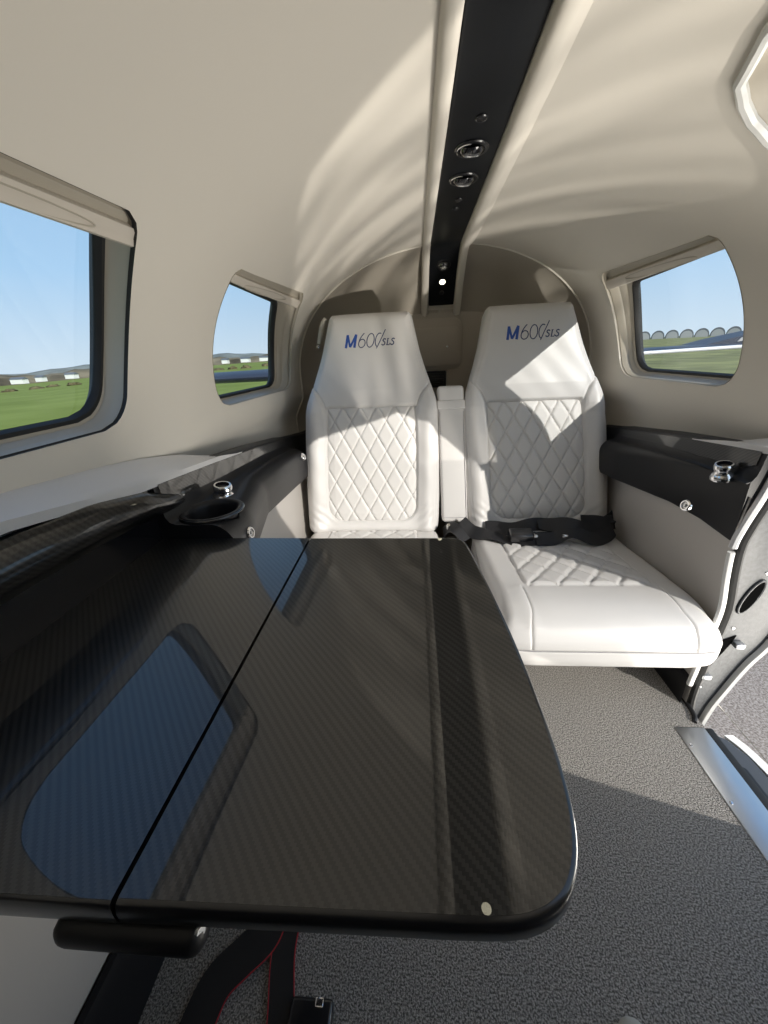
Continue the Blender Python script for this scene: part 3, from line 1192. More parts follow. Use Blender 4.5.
def back_front(x, h):
    """depth of the upholstered front, towards the cabin, over the seat plane"""
    hw = HW(h)
    R = .034
    ds = np.clip(np.minimum(hw - np.abs(x), np.minimum((HT - h) * .9, h * 1.2 + .004)), 0, R)
    roll = -R * (1 - np.sqrt(np.clip(1 - (1 - ds / R) ** 2, 0, 1)))
    q = quilt_sd(x, h)
    # bolsters rise beside the panel and run up to the shoulder
    lower = 1 / (1 + np.exp((h - .47) / .018))
    bol = .016 * np.exp(-((np.abs(x) - .197) / .028) ** 2) * lower
    bot = .006 * np.exp(-((h - .018) / .02) ** 2)
    ear_line = np.interp(h, [.40, .447, .462, .485, .505, .522, .56], [.157, .158, .165, .176, .192, .2035, .23])
    ear = .006 * np.clip((np.abs(x) - ear_line) / .012, 0, 1) * np.clip((h - .40) / .03, 0, 1)
    head = .010 * np.clip((h - .44) / .06, 0, 1) * (1 - np.clip(np.abs(x) / .17, 0, 1) ** 2 * .7)
    f = roll + bol + bot + ear + head
    f = f - .014 * np.clip(-q / .006, 0, 1)
    # seams
    for sd in (-1, 1):
        f = f - .0045 * np.exp(-(seg_dist(x, h, seam_curve(sd)) / .0028) ** 2)
    f = f - .0040 * np.exp(-(np.abs(q) / .003) ** 2)
    topseam = np.abs(h - (HT - .020)) + np.where(np.abs(x) < .125, 0, .01)
    f = f - .0012 * np.exp(-(np.abs(np.abs(x) - (hw - .016)) / .0016) ** 2) * np.clip((h - .03) / .03, 0, 1)
    # soft creases of worn leather
    f = f + .0011 * np.sin(x * 60 + h * 35 + 1.3) * np.sin(h * 26 + x * 14) * np.clip((h - .05) / .1, 0, 1)
    f = f + .0013 * np.sin((h - np.abs(x) * .8) * 190) * np.exp(-((np.abs(x) - .19) / .035) ** 2 - ((h - .055) / .05) ** 2)
    return f


def quilt_depth(x, h, dw, dh, amp):
    u = x / dw + h / dh
    v = x / dw - h / dh
    a = np.abs(u - np.round(u))
    b = np.abs(v - np.round(v))
    g = lambda t: np.sqrt(np.clip(1 - (1 - np.clip(t / .20, 0, 1)) ** 2, 0, 1))
    return amp * (g(a) * g(b)) ** .8


LOGO_M = [(0, 0), (.05, .0), (.30, 1.0)]


def ribbon2d(pts, w):
    """thin flat stroke polygon strip in 2D -> list of quads (as point pairs)"""
    P = [Vector(p) for p in pts]
    L, R = [], []
    for i, p in enumerate(P):
        t = (P[min(i + 1, len(P) - 1)] - P[max(i - 1, 0)]).normalized()
        n = Vector((-t.y, t.x))
        L.append(p + n * w / 2)
        R.append(p - n * w / 2)
    return L, R


def arc2(cx, cy, rx, ry, a0, a1, n=24, sl=.0):
    return [(cx + rx * math.cos(math.radians(a0 + (a1 - a0) * i / n)) + sl * (cy + ry * math.sin(math.radians(a0 + (a1 - a0) * i / n))), cy + ry * math.sin(math.radians(a0 + (a1 - a0) * i / n))) for i in range(n + 1)]


def logo_strokes():
    """strokes of the embroidered lettering, unit height 1, each (points, width)"""
    s = .16
    bold, thin = [], []

    def sh(p):
        return (p[0] + s * p[1], p[1])
    for pl, w in (([(0.08, 0), (0.10, 1.0)], .20), ([(0.10, 1.0), (0.42, 0.06)], .17), ([(0.42, 0.06), (0.80, 1.0)], .17), ([(0.80, 1.0), (0.78, 0)], .20)):
        n = 8
        bold.append(([sh((pl[0][0] + (pl[1][0] - pl[0][0]) * i / n, pl[0][1] + (pl[1][1] - pl[0][1]) * i / n)) for i in range(n + 1)], w))
    # 6
    thin.append((arc2(1.36, .30, .27, .31, 0, 360, 32, s), .075))
    thin.append((catmull([sh((1.10, .36)), sh((1.16, .62)), sh((1.32, .90)), sh((1.46, 1.06))], 8), .075))
    # 0
    thin.append((arc2(2.04, .50, .29, .52, 0, 360, 36, s), .075))
    # 0 with an open right side joined to the long slash
    thin.append((arc2(2.72, .50, .28, .52, 62, 262, 28, s), .075))
    thin.append(([sh((2.62 + .52 * i / 10, -.14 + 1.42 * i / 10)) for i in range(11)], .07))
    # small serif letters
    sc = .5
    s2 = .2

    def S(ox):
        p = catmull([(.52, .84), (.36, .98), (.14, .92), (.08, .74), (.24, .58), (.44, .42), (.46, .18), (.28, .02), (.06, .06), (.0, .20)], 6)
        return [(ox + (a + s2 * b) * sc, .10 + b * sc * .98) for a, b in p]
    thin.append((S(3.02), .085))
    thin.append(([(3.40 + (.10 + s2 * b) * sc, .10 + b * sc * .98) for b in np.linspace(1, 0, 8)], .085))
    thin.append(([(3.40 + a * sc, .11) for a in np.linspace(-.02, .52, 6)], .06))
    thin.append(([(3.40 + (.50 + .04 * i) * sc, .11 + .05 * i) for i in range(4)], .05))
    thin.append(([(3.40 + a * sc, .10 + .98 * sc) for a in np.linspace(.16, .48, 5)], .045))
    thin.append((S(3.74), .085))
    return bold, thin


def make_seat(cx, lean, label, group):
    """cx: centre at the foot of the backrest, lean: sideways drift per metre of height"""
    root = thing('cabin_seat', label, 'seat', (cx, 1.0, -.855))

    def P3(x, h, d):
        x, h, d = np.broadcast_arrays(np.asarray(x, float), np.asarray(h, float), np.asarray(d, float))
        q = SP0 + h[..., None] * SUP + d[..., None] * SN
        q = q.copy()
        q[..., 0] += cx + x + lean * h
        return q
    # backrest: front skin, rolled sides and a back
    nu, nv = 230, 330
    h = np.concatenate([np.linspace(0, .03, 22)[:-1], np.linspace(.03, HT - .03, nv - 50), np.linspace(HT - .03, HT, 30)[1:]])
    s = np.sin(np.linspace(-1, 1, nu) * PI / 2 * .94)
    s = s / s.max()
    s = .55 * s + .45 * np.linspace(-1, 1, nu)
    hh, ss = np.meshgrid(h, s, indexing='ij')
    xx = HW(hh) * ss
    F = P3(xx, hh, back_front(xx, hh))
    mb = MB()
    mb.grid(F)
    ring = [(i, 0) for i in range(len(h))] + [(len(h) - 1, j) for j in range(1, nu)] + [(i, nu - 1) for i in range(len(h) - 2, -1, -1)] + [(0, j) for j in range(nu - 2, 0, -1)]
    loops = [[F[a, b] for a, b in ring]]
    for d, sc in ((-.050, 1.0), (-.075, .995), (-.10, .97), (-.115, .90), (-.12, .5)):
        loops.append([P3(xx[a, b] * sc, hh[a, b] if sc > .96 else (.37 + (hh[a, b] - .37) * sc), d).reshape(3) for a, b in ring])
    mb.loft(loops, True, False, True)
    bk = mb.build('backrest', MT['leather'], root, angle=75)
    # quilted panel, let into the backrest
    nx, nh = 190, 240
    g, t = np.meshgrid(np.linspace(-1, 1, nx), np.linspace(0, 1, nh), indexing='xy')
    hq = QH0 + (QH1 - QH0) * t
    # width of the rounded outline at each height
    ww = QW - .006 * np.clip((hq - .3) / .15, 0, 1)
    k = np.clip((QH0 + QR - hq) / QR, 0, 1)
    ww = ww - QR * (1 - np.sqrt(1 - k * k))
    k = np.clip((hq - (QH1 - .01)) / .01, 0, 1)
    ww = ww - .01 * (1 - np.sqrt(1 - k * k))
    xq = g * ww * .996
    q = quilt_sd(xq, hq)
    dq = -.0125 + quilt_depth(xq - .0215, hq - .450, .0605, .105, .0075) + .005 * np.clip(-q / .03, 0, 1)
    dq = dq - .007 * np.exp(np.clip(q, -1, 0) / .004)
    mb = MB()
    mb.grid(P3(xq, hq, dq))
    qp = mb.build('quilted_panel', MT['leather2'], root, angle=80)
    # stitching that runs along the quilting lines
    mb = MB()
    for sg in (1, -1):
        for k in range(-12, 13):
            run = []
            for hv in np.linspace(QH0 + .002, QH1 - .002, 90):
                # x/dw + sg*h/dh = k
                xv = .0215 + .0605 * (k - sg * (hv - .450) / .105)
                sdv = float(quilt_sd(np.array(xv), np.array(hv)))
                if sdv < -.004:
                    dv = -.0125 + .005 * min(1, -sdv / .03) - .007 * math.exp(sdv / .004) + .0006
                    run.append(P3(xv, hv, dv).reshape(3))
                elif len(run) > 1:
                    mb.tube(run, .0008, 5)
                    run = []
                else:
                    run = []
            if len(run) > 1:
                mb.tube(run, .0008, 5)
    mb.build('stitching', MT['thread'], qp)
    # lettering
    bold, thin = logo_strokes()
    lh, lx0, lh0 = .0415, -.083, .638
    for nm, strokes, m in (('lettering', bold, MT['blue']), ('lettering', thin, MT['navy_thread'])):
        mb = MB()
        for pts, w in strokes:
            L, R = ribbon2d(pts, w)
            vs, fs = [], []
            for a, b in zip(L, R):
                for c, lift in ((a, .0002), ((a + b) / 2, .0013), (b, .0002)):
                    x = lx0 + c.x * lh * .99
                    hv = lh0 + c.y * lh
                    d = float(back_front(np.array(x), np.array(hv))) + lift
                    vs.append(P3(x, hv, d).reshape(3))
            for i in range(len(L) - 1):
                for j in (0, 1):
                    fs.append((i * 3 + j, i * 3 + j + 1, i * 3 + 4 + j, i * 3 + 3 + j))
            mb.add(vs, fs)
        mb.build(nm, m, bk, angle=60)
    # seat cushion
    prof = catmull([(1.285, -.66), (1.27, -.612), (1.20, -.604), (1.10, -.597), (1.0, -.588), (.90, -.578), (.83, -.570), (.775, -.573), (.730, -.592), (.707, -.622), (.703, -.643), (.703, -.652), (.706, -.680), (.718, -.702), (.75, -.711), (.9, -.720), (1.1, -.728), (1.26, -.732), (1.29, -.70)], 12)
    pr = np.array(prof)
    tan = np.gradient(pr, axis=0)
    tan /= np.linalg.norm(tan, axis=1)[:, None]
    nrm = np.stack([tan[:, 1], -tan[:, 0]], 1)          # outward
    if nrm[len(nrm) // 3, 1] < 0:
        nrm = -nrm
    W, R = .249, .032
    xs = np.unique(np.concatenate([np.linspace(-W, -W + R, 14), np.linspace(-W + R, W - R, 150), np.linspace(W - R, W, 14)]))
    ccx = cx + .004
    rows = []
    for x in xs:
        d = min(W - abs(x), R)
        off = R * (1 - math.sqrt(max(0, 1 - (1 - d / R) ** 2)))
        fr = np.clip((.95 - pr[:, 0]) / .2, 0, 1)          # plan rounding of the front corners
        o = off + fr * .010 * np.clip((abs(x) - .16) / .08, 0, 1) ** 2
        p = pr - nrm * o[:, None]
        sd = np.abs(x) - .165
        yq = p[:, 0]
        ontop = (np.arange(len(pr)) < len(pr) * .46) & (pr[:, 1] > -.62)
        inq = ontop & (yq > .862) & (yq < 1.26) & (sd < 0)
        lift = np.zeros(len(pr))
        lift = np.where(inq, -.004 + quilt_depth(np.full(len(pr), x), yq - .862, .078, .094, .010), lift)
        edge = np.where(ontop & (yq > .85), np.minimum(np.abs(sd) + np.where(yq < .862, 1, 0), np.abs(yq - .862) + np.where(sd > 0, 1, 0)), 1)
        lift = lift - .004 * np.exp(-(edge / .003) ** 2)
        # front face seam
        seam = np.hypot(pr[:, 0] - .703, pr[:, 1] + .6475)
        lift = lift - .003 * np.exp(-(seam / .0035) ** 2)
        # side seams over the front roll
        if abs(abs(x) - .176) < .01:
            fs_ = np.where((yq < .86) & (pr[:, 1] > -.645), 1, 0)
            lift = lift - .003 * fs_ * math.exp(-((abs(x) - .176) / .0022) ** 2)
        wr = .0012 * np.sin(x * 90 + pr[:, 1] * 120) * np.where((yq < .86) & ontop, 1, 0) * math.exp(-((abs(x) - .18) / .03) ** 2)
        p = p + nrm * (lift + wr)[:, None]
        rows.append([(ccx + x * (1 - .055 * smooth((a - .715) / .055)), a, b) for a, b in p])
    mb = MB()
    mb.loft(rows, True, True, True)
    cu = mb.build('seat_cushion', MT['leather'], root, angle=75)
    # piping along the front seam
    for dz in (0,):
        pth = []
        for x in np.linspace(-.225, .225, 60):
            o = .010 * max(0, (abs(x) - .16) / .08) ** 2 + (R * (1 - math.sqrt(max(0, 1 - (1 - min(W - abs(x), R) / R) ** 2))))
            pth.append((ccx + x, .7035 + o, -.6475))
        MB().tube(pth, .0011, 6).build('front_seam', MT['thread'], cu)
    # base frame under the cushion
    mb = MB()
    mb.box((cx - .17, .93, -.855), (cx + .17, 1.24, -.716), .01)
    mb.build('seat_base', MT['black_satin'], root)
    return root


make_seat(-.157, .018, 'pale grey leather seat behind the table, in front of the belt guide', 'seats')
make_seat(.431, -.070, 'pale grey leather seat beside the doorway with its cushion and black belt in view', 'seats')

# centre armrest, folded up between the seats
arm = thing('armrest', 'narrow pale leather armrest folded upright between the two seat backs', 'armrest', (.14, 1.3, -.60))


def arm_pt(x, h, d):
    q = SP0 + h * SUP + d * SN
    return (x + .141 - .034 * h, q[1], q[2])


def arm_block(name, hw0, h0, h1, d0, d1, m, r=.012):
    mb = MB()
    bm = bmesh.new()
    bmesh.ops.create_cube(bm, size=1)
    for v in bm.verts:
        v.co = Vector((v.co.x * 2 * hw0, v.co.y * (d1 - d0), v.co.z * (h1 - h0)))
    bmesh.ops.bevel(bm, geom=list(bm.edges), offset=r, segments=4, profile=.5, affect='EDGES')
    bm.verts.index_update()
    mb.add([arm_pt(v.co.x, (h0 + h1) / 2 + v.co.z, (d0 + d1) / 2 + v.co.y) for v in bm.verts], [[v.index for v in f.verts] for f in bm.faces])
    bm.free()
    return mb.build(name, m, arm, angle=50)


arm_block('pad', .0455, .035, .438, -.10, -.004, MT['leather'])
arm_block('hinge_end', .0445, .432, .506, -.10, -.004, MT['leather'])
arm_block('band', .0468, .428, .458, -.101, -.001, MT['leather'], .004)
mb = MB()
for sx in (-.040, .040):
    mb.tube([arm_pt(sx, h, -.0035) for h in np.linspace(.05, .42, 30)], .0010, 6)
mb.tube([arm_pt(x, .052, -.0035) for x in np.linspace(-.040, .040, 12)], .0010, 6)
mb.build('stitching', MT['thread'], arm)

# ------------------------------------------------------------------ belts
sb = thing('seat_belt', 'black seat belt lying in a loose heap across the quilted cushion', 'seat belt', (.4, 1.15, -.60))


def strap(pts, twist, width=.046, thick=.0022, n=10):
    P = [(a, b + .006 * math.sin(a * 38 + b * 20), c + .004 * math.sin(a * 52 + 1.0)) for a, b, c in catmull(pts, n)]
    m = len(P)
    sides = []
    for i in range(m):
        a = np.interp(i / (m - 1), np.linspace(0, 1, len(twist)), twist)
        a += .30 * math.sin(i * .17 + len(pts))
        sides.append((0.05, math.cos(a), math.sin(a)))
    return P, sides


belts = [
    ([(.155, 1.235, -.560), (.19, 1.215, -.585), (.235, 1.175, -.588), (.29, 1.145, -.588), (.35, 1.130, -.586), (.42, 1.140, -.580), (.48, 1.155, -.580)], [1.1, .9, .5, .3, .2, .5, .4]),
    ([(.24, 1.215, -.583), (.30, 1.200, -.570), (.37, 1.185, -.560), (.43, 1.190, -.555), (.50, 1.195, -.562), (.57, 1.205, -.575), (.625, 1.215, -.570), (.655, 1.235, -.54)], [.7, .9, 1.0, .7, .9, .8, 1.1, 1.3]),
    ([(.38, 1.130, -.580), (.43, 1.120, -.572), (.49, 1.135, -.560), (.55, 1.120, -.570), (.60, 1.130, -.572), (.625, 1.165, -.562), (.60, 1.195, -.555), (.54, 1.19, -.545)], [.3, .7, .9, .4, .6, .9, .8, .7]),
    ([(.40, 1.175, -.552), (.46, 1.16, -.542), (.52, 1.15, -.548), (.58, 1.16, -.552), (.64, 1.19, -.55)], [.5, .8, .6, .9, 1.1]),
]
mb = MB()
for pts, tw in belts:
    P, S = strap(pts, tw)
    mb.ribbon(P, S, .046, .0024)
mb.build('webbing', MT['webbing'], sb, angle=40)
bk = MB().box((.30, 1.120, -.585), (.375, 1.165, -.556), .007, 3, rot=Matrix.Rotation(.2, 3, 'X')).build('buckle', MT['black_edge'], sb)
MB().box((.372, 1.128, -.578), (.388, 1.160, -.566), .003, 2).build('buckle_edge', MT['chrome'], bk)
MB().box((.458, 1.118, -.572), (.476, 1.128, -.560), .003, 2).build('adjuster', MT['chrome'], sb)
ba = thing('belt_anchor', 'dark belt buckle stalk in the gap below the folded armrest', 'seat belt', (.13, 1.2, -.62))
P, S = strap([(.10, 1.27, -.62), (.115, 1.235, -.585), (.135, 1.20, -.575), (.165, 1.17, -.60)], [1.2, .9, .6, .4], n=6)
MB().ribbon(P, S, .04, .004).build('stalk', MT['webbing'], ba)
MB().lathe([(.0001, .012), (.006, .011), (.0075, .004), (.0075, -.01)], (.112, 1.215, -.570), (0, -.6, .8), 16).build('bolt', MT['chrome'], ba)

bg = thing('belt_guide', 'small beige belt guide with a metal tip beside the head of the seat', 'belt guide', (-.33, 1.47, .05))
mb = MB()
P = catmull([(-.298, 1.455, .108), (-.312, 1.463, .09), (-.325, 1.478, .06), (-.336, 1.488, .032)], 8)
mb.tube(P, [.006 + .002 * math.sin(i / len(P) * PI) for i in range(len(P))], 12)
mb.build('arm', MT['cassette'], bg)
MB().lathe([(.0001, .010), (.005, .009), (.0065, .003), (.006, -.008), (.0001, -.009)], (-.339, 1.488, .024), (0, -1, -.5), 18).build('tip', MT['chrome'], bg)

for k, (pts, tw, lab, buckle) in enumerate((
    ([(-.243, .31, -.846), (-.250, .285, -.847), (-.275, .262, -.848), (-.302, .235, -.849), (-.312, .20, -.849), (-.316, .15, -.849), (-.317, .08, -.849)], None, 'red-edged black strap curling across the carpet below the table', False),
    ([(-.205, .40, -.849), (-.212, .33, -.848), (-.214, .27, -.848), (-.197, .20, -.848), (-.196, .15, -.848), (-.195, .08, -.848)], None, 'straight red-edged black strap with a silver buckle on the carpet', True),
)):
    st = thing('webbing_strap', lab, 'strap', (pts[3][0], pts[3][1], -.855))
    P = [Vector(p) for p in catmull(pts, 8)]
    sd = []
    for i, p in enumerate(P):
        t = (P[min(i + 1, len(P) - 1)] - P[max(i - 1, 0)]).normalized()
        sd.append(Vector((0, 0, 1)).cross(t))
    w = .050 if not buckle else .036
    MB().ribbon(P, sd, w, .003).build('webbing', MT['webbing'], st)
    for e in ((-1, 1) if buckle else (-1,)):
        mb = MB()
        mb.tube([p + s_ * e * (w / 2) * -1 + Vector((0, 0, .0012)) for p, s_ in zip(P, sd)], .0010, 6)
        mb.build('red_edge', MT['red'], st)
    if buckle:
        b = MB().box((-.185, .19, -.852), (-.125, .225, -.832), .005, 3).build('buckle', MT['black_edge'], st)
        MB().box((-.150, .214, -.834), (-.138, .224, -.828), .002).build('clasp', MT['chrome'], b)

mb = MB()
rows = []
for i, (r, z) in enumerate([(.024, -.855), (.026, -.845), (.024, -.835), (.019, -.828), (.010, -.824), (.0008, -.823)]):
    rows.append([(.274 + r * 1.0 * math.cos(a), .195 + (r * 1.55) * math.sin(a), z) for a in np.linspace(0, 2 * PI, 28)[:-1]])
mb.loft(rows, True, True, True)
tag(mb.build('shoe', MT['shoe'], origin=(.274, .195, -.855)), 'rounded grey toe cap poking up from the dark carpet at the bottom edge', 'shoe')

# ------------------------------------------------------------------ aft bulkhead fittings
hat = thing('bulkhead_cover', 'taupe rounded cover plate on the aft bulkhead between the seat backs', 'cover', (.095, YB, .02))


def plate(pts, y0, y1, m, name, parent, inset=.004):
    a = [(x, y0, z) for x, z in pts]
    cx = sum(p[0] for p in pts) / len(pts)
    cz = sum(p[1] for p in pts) / len(pts)
    b = [(cx + (x - cx) * (1 - inset / .08), y1, cz + (z - cz) * (1 - inset / .08)) for x, z in pts]
    mid = [(x, y0 + (y1 - y0) * .75, z) for x, z in pts]
    return MB().loft([a, mid, b], True, False, True).build(name, m, parent, angle=45)


fr = plate(rrect(-.06, .195, -.085, .105, .035), YB, YB - .010, MT['taupe'], 'surround', hat)
plate(rrect(-.03, .185, -.072, .072, .02), YB - .008, YB - .020, MT['taupe'], 'cover', hat)
MB().lathe([(.004, 0), (.004, .003), (.0001, .0035)], (.135, YB - .020, 0.0), (0, -1, 0), 14).build('stud', MT['lens'], hat)
vp = thing('vent_panel', 'small black slotted panel on the aft bulkhead above the folded armrest', 'vent', (.09, YB, -.12))
plate(rrect(.035, .135, -.155, -.090, .006), YB, YB - .008, MT['black_satin'], 'plate', vp, .002)
mb = MB()
for k in range(6):
    mb.box((.045, YB - .011, -.150 + k * .0095), (.125, YB - .007, -.146 + k * .0095), .0008, 1)
mb.build('slats', MT['black_gloss'], vp)

# ------------------------------------------------------------------ outside
# aircraft tailplane seen through the aft windows
tp = thing('tailplane', 'dark navy tailplane with a pale leading stripe seen through both small side windows', 'tailplane', (.1, 4.4, -.2))


def foil(x0, x1, y0, z0, c0, c1, dy, dz, t, m, name, z_stripe=False):
    loops = []
    for k in np.linspace(0, 1, 8):
        x = x0 + (x1 - x0) * k
        c = c0 + (c1 - c0) * k
        y = y0 + dy * k
        z = z0 + dz * k
        L = []
        for a in np.linspace(0, 2 * PI, 28)[:-1]:
            ca = math.cos(a)
            L.append((x, y + c * (.5 - .5 * ca), z + t * c * math.sin(a) * (1 - .35 * (1 - ca) / 2)))
        loops.append(L)
    return MB().loft(loops, True, True, True).build(name, m, tp, angle=50)


foil(.1, -2.7, 4.0, -.18, 1.05, .75, .2, -.03, .085, MT['navy'], 'stabiliser')
foil(.1, 3.4, 4.0, -.16, .95, .55, .2, .055, .030, MT['navy'], 'stabiliser')
MB().tube([(.1 + 3.3 * k, 3.985 + .2 * k, -.176 + .055 * k) for k in np.linspace(0, 1, 8)], .016, 10).build('leading_edge', MT['white'], tp)
mb = MB()
mb.prism([(2.85, 4.3, -.10), (3.05, 4.3, -.055), (3.25, 4.3, -.02), (3.5, 4.3, .02), (3.5, 4.3, -.12)], (0, .4, 0))
fa = mb.build('tip_fairing', MT['navy'], tp)
MB().prism([(3.12, 4.292, -.085), (3.26, 4.292, -.07), (3.28, 4.292, -.03), (3.15, 4.292, -.05)], (0, .01, 0)).build('pale_patch', MT['hangar_door'], fa)
MB().loft([[(.1 + .12 * math.cos(a), 5.2 + .0, -.15 + .12 * math.sin(a)) for a in np.linspace(0, 2 * PI, 20)[:-1]], [(.1 + .36 * math.cos(a), 1.737, -.3 + .40 * math.sin(a)) for a in np.linspace(0, 2 * PI, 20)[:-1]]], True, True, True).build('tail_cone', MT['white'], tp)

GZ = -1.72


def ground_e(az):
    """fall of the land (degrees) against azimuth, measured from straight aft towards the door side"""
    return lerp(az, [-180, -100, -46, -38, -26, -10, 10, 180], [-1.5, -1.6, -1.15, -.85, -.35, -.15, 0, 0])


def gz(x, y):
    r = math.hypot(x, y)
    az = math.degrees(math.atan2(x, y))
    k = smooth((r - 10) / 60)
    return GZ + k * r * math.tan(math.radians(ground_e(az)))


verts, faces = [], []
rs = [0.01, 1, 2, 4, 7, 11, 16, 24, 36, 55, 85, 130, 220, 420, 900]
na = 120
for r in rs:
    for i in range(na):
        a = 2 * PI * i / na
        x, y = r * math.sin(a), r * math.cos(a)
        verts.append((x, y, gz(x, y)))
for i in range(len(rs) - 1):
    for j in range(na):
        k = (j + 1) % na
        faces.append((i * na + j, i * na + k, (i + 1) * na + k, (i + 1) * na + j))
gd = MB().add(verts, faces).build('ground', MT['ground'], angle=80, kind='structure')

# low ridge with scrub, houses on it
def ridge(name, r, az0, az1, hfun, m, depth):
    rows = []
    for az in np.linspace(az0, az1, 90):
        a = math.radians(az)
        x, y = r * math.sin(a), r * math.cos(a)
        zb = gz(x, y)
        hh = hfun(az)
        sx, sy = math.sin(a), math.cos(a)
        rows.append([(x, y, zb - 1), (x + sx * depth * .2, y + sy * depth * .2, zb + hh * .75), (x + sx * depth * .5, y + sy * depth * .5, zb + hh), (x + sx * depth, y + sy * depth, zb - 2)])
    return MB().loft(rows, closed=False).build(name, m, angle=80, kind='structure')


ridge('hills', 230, -100, -8, lambda az: 3.2 + .7 * math.sin(az * .9) + .35 * math.sin(az * 2.9 + 1), MT['hill'], 60)
ridge('hills_far', 700, -100, -8, lambda az: 11.0 + 2.2 * math.sin(az * .45 + .5) + .8 * math.sin(az * 1.7), MT['farhill'], 150)
# hedgerow clumps at the edge of the field
for i, az in enumerate(np.arange(-62, -13, 1.9)):
    r = 95 + random.uniform(-6, 6)
    a = math.radians(az + random.uniform(-.5, .5))
    x, y = r * math.sin(a), r * math.cos(a)
    z = gz(x, y)
    bm = bmesh.new()
    bmesh.ops.create_icosphere(bm, subdivisions=3, radius=1)
    sx_, sy_, sz_ = random.uniform(.85, 1.25), random.uniform(.8, 1.2), random.uniform(.35, .7)
    for v in bm.verts:
        n = 1 + .22 * math.sin(v.co.x * 7 + i) * math.sin(v.co.y * 6 + 2 * i) + .12 * math.sin(v.co.z * 13 + i)
        v.co = Vector((v.co.x * sx_ * n, v.co.y * sy_ * n, v.co.z * sz_ * n))
    bm.verts.index_update()
    o = MB().add([(x + v.co.x, y + v.co.y, z + v.co.z) for v in bm.verts], [[q.index for q in f.verts] for f in bm.faces]).build('hedge_clump', MT['hedge'], origin=(x, y, z))
    bm.free()
    tag(o, 'brown hedge clump along the far edge of the green field', 'hedge', 'hedge clumps at the field edge')
# small pale houses on the ridge
for i, (az, r) in enumerate([(-52, 222), (-48.5, 224), (-46, 220), (-44.2, 225), (-41.5, 222), (-38.4, 224), (-25.0, 226), (-22.5, 224), (-20.0, 226)]):
    a = math.radians(az)
    x, y = r * math.sin(a), r * math.cos(a)
    z = gz(x, y) + 1.2
    hs = thing('house', 'tiny white gabled house on the scrubby ridge beyond the field', 'house', (x, y, z), 'houses on the ridge')
    w, d, h_ = 1.5 + (i % 3) * .6, 1.3, .9
    MB().box((x - w, y - d, z - .8), (x + w, y + d, z + h_)).build('walls', MT['white'], hs)
    MB().prism([(x - w - .3, y - d - .2, z + h_), (x - w - .3, y + d + .2, z + h_), (x - w - .3, y, z + h_ + .8)], (2 * w + .6, 0, 0)).build('roof', MT['hangar'], hs)
# row of arched hangars
R_H = 330
for i in range(13):
    az = 25.0 + 1.32 * i
    a = math.radians(az)
    x, y = R_H * math.sin(a), R_H * math.cos(a)
    z = gz(x, y)
    hg = thing('hangar', 'small arched hangar with a pale front in the row across the airfield', 'hangar', (x, y, z), 'arched hangars across the airfield')
    fwd = Vector((-math.sin(a), -math.cos(a), 0))
    rt = Vector((math.cos(a), -math.sin(a), 0))
    wd, ht = 3.7, 5.0
    arcp = [(wd * math.cos(t), ht * math.sin(t) ** .8) for t in np.linspace(0, PI, 20)]
    c = Vector((x, y, z))
    loops = []
    for dd in (0, -14):
        loops.append([c + rt * u + fwd * dd + Vector((0, 0, v)) for u, v in arcp])
    MB().loft(loops, True, True, True).build('shell', MT['hangar'], hg, angle=50)
    inn = [(u * .84, v * .80) for u, v in arcp]
    MB().loft([[c + rt * u + fwd * .2 + Vector((0, 0, v)) for u, v in inn], [c + rt * u + fwd * .05 + Vector((0, 0, v)) for u, v in inn]], True, True, True).build('front', MT['hangar_door'], hg)

# ------------------------------------------------------------------ light
sun_dir = Vector((-.58, .70, -.47)).normalized()
sd = bpy.data.lights.new('sun', 'SUN')
sd.energy = 3.9
sd.angle = math.radians(.53)
sd.color = (1.0, .95, .87)
so = bpy.data.objects.new('sun', sd)
so.rotation_euler = sun_dir.to_track_quat('-Z', 'Y').to_euler()
so.location = (3, -3, 4)
COL.objects.link(so)

# added fill lamp standing in for daylight bounced off apron and unbuilt wing
al = bpy.data.lights.new('bounce_fill_lamp', 'AREA')
al.shape = 'RECTANGLE'
al.size = 0.9
al.size_y = 0.8
al.energy = 23
al.color = (1.0, .95, .86)
ao = bpy.data.objects.new('bounce_fill_lamp', al)
ao.location = (1.35, .30, H - 1.0)
ao.rotation_euler = Vector((-.80, .12, .62)).to_track_quat('-Z', 'Y').to_euler()
COL.objects.link(ao)

# added spot lamp standing in for a wing reflection; noise makes the ripples
gl_ = bpy.data.lights.new('glint_fill_lamp', 'SPOT')
gl_.energy = 195
gl_.spot_size = math.radians(38)
gl_.spot_blend = .35
gl_.shadow_soft_size = .02
gl_.color = (1.0, .94, .84)
gl_.use_nodes = True
ln_ = gl_.node_tree
em = ln_.nodes['Emission']
tcl = ln_.nodes.new('ShaderNodeTexCoord')
mpl = ln_.nodes.new('ShaderNodeMapping')
mpl.inputs['Scale'].default_value = (60, 9, 1)
mpl.inputs['Rotation'].default_value = (0, 0, math.radians(-35))
nzl = ln_.nodes.new('ShaderNodeTexNoise')
nzl.inputs['Scale'].default_value = 1.0
nzl.inputs['Detail'].default_value = 2
nzl.inputs['Distortion'].default_value = .8
rml = ln_.nodes.new('ShaderNodeMapRange')
rml.inputs['From Min'].default_value = .40
rml.inputs['From Max'].default_value = .64
rml.inputs['To Min'].default_value = .25
rml.inputs['To Max'].default_value = 2.3
ln_.links.new(tcl.outputs['Normal'], mpl.inputs['Vector'])
ln_.links.new(mpl.outputs['Vector'], nzl.inputs['Vector'])
ln_.links.new(nzl.outputs['Fac'], rml.inputs['Value'])
ln_.links.new(rml.outputs['Result'], em.inputs['Strength'])
go_ = bpy.data.objects.new('glint_fill_lamp', gl_)
go_.location = (2.29, -1.62, H - 1.49)
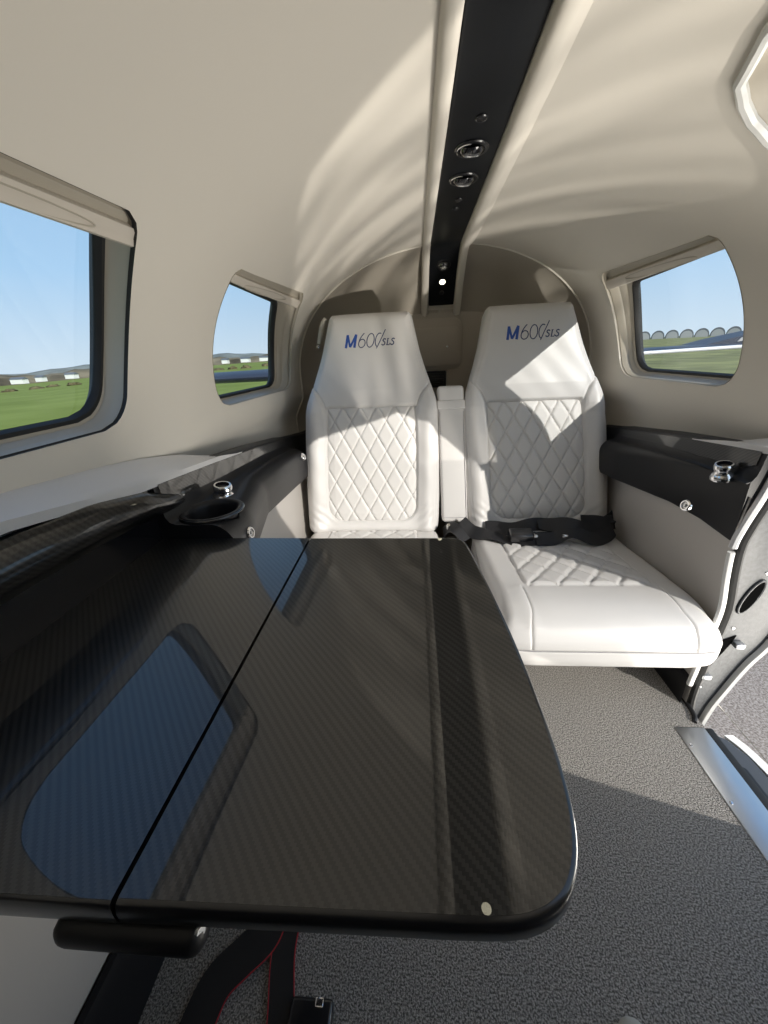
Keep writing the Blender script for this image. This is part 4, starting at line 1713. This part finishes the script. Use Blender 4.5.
go_.rotation_euler = Vector((-.58, .70, .47)).to_track_quat('-Z', 'Y').to_euler()
COL.objects.link(go_)

w = bpy.data.worlds.new('sky')
bpy.context.scene.world = w
w.use_nodes = True
nt = w.node_tree
N, L = nt.nodes, nt.links
bg_ = N['Background']
tc = N.new('ShaderNodeTexCoord')
sx = N.new('ShaderNodeSeparateXYZ')
L.new(tc.outputs['Generated'], sx.inputs[0])
cr = N.new('ShaderNodeValToRGB')
cr.color_ramp.elements[0].position = 0.0
cr.color_ramp.elements[0].color = (.66, .80, .92, 1)
cr.color_ramp.elements[1].position = .75
cr.color_ramp.elements[1].color = (.16, .32, .60, 1)
e = cr.color_ramp.elements.new(.16)
e.color = (.42, .66, .92, 1)
e = cr.color_ramp.elements.new(.38)
e.color = (.30, .52, .80, 1)
L.new(sx.outputs['Z'], cr.inputs[0])
# broad bright sky around the sun
dt = N.new('ShaderNodeVectorMath')
dt.operation = 'DOT_PRODUCT'
L.new(tc.outputs['Generated'], dt.inputs[0])
dt.inputs[1].default_value = (-sun_dir.x, -sun_dir.y, -sun_dir.z)
mr = N.new('ShaderNodeMapRange')
mr.inputs['From Min'].default_value = .1
mr.inputs['From Max'].default_value = 1.0
mr.inputs['To Min'].default_value = 0
mr.inputs['To Max'].default_value = 1
L.new(dt.outputs['Value'], mr.inputs['Value'])
pw = N.new('ShaderNodeMath')
pw.operation = 'POWER'
pw.inputs[1].default_value = 1.8
L.new(mr.outputs['Result'], pw.inputs[0])
ad = N.new('ShaderNodeMix')
ad.data_type = 'RGBA'
ad.blend_type = 'ADD'
ad.inputs[0].default_value = 1
L.new(cr.outputs['Color'], ad.inputs[6])
gl = N.new('ShaderNodeMix')
gl.data_type = 'RGBA'
gl.inputs[6].default_value = (0, 0, 0, 1)
gl.inputs[7].default_value = (.5, .46, .40, 1)
gl.clamp_factor = False
L.new(pw.outputs[0], gl.inputs[0])
L.new(gl.outputs[2], ad.inputs[7])
L.new(ad.outputs[2], bg_.inputs['Color'])
bg_.inputs['Strength'].default_value = 1.0

# ------------------------------------------------------------------ camera
sc = bpy.context.scene
p, yw, rl = map(math.radians, (22.8, 5.1, 2.9))
fw = Vector((-math.sin(yw) * math.cos(p), math.cos(yw) * math.cos(p), -math.sin(p)))
rt0 = Vector((math.cos(yw), math.sin(yw), 0))
up0 = rt0.cross(fw)
rt = rt0 * math.cos(rl) - up0 * math.sin(rl)
up = up0 * math.cos(rl) + rt0 * math.sin(rl)
cam = bpy.data.cameras.new('camera')
co = bpy.data.objects.new('camera', cam)
M = Matrix((rt, up, -fw)).transposed().to_4x4()
M.translation = Vector((0, 0, H))
co.matrix_world = M
cam.sensor_fit = 'VERTICAL'
cam.sensor_height = 36
cam.lens = 385 * 36 / 1024
cam.clip_start = .01
cam.clip_end = 3000
COL.objects.link(co)
sc.camera = co

sc.view_settings.view_transform = 'Standard'
sc.view_settings.look = 'None'
sc.view_settings.gamma = 1
sc.view_settings.use_curve_mapping = False
sc.view_settings.exposure = 0.0
sc.cycles.use_denoising = True
sc.cycles.max_bounces = 12
sc.cycles.diffuse_bounces = 8
sc.cycles.glossy_bounces = 6
sc.cycles.transparent_max_bounces = 12
sc.cycles.sample_clamp_indirect = 8
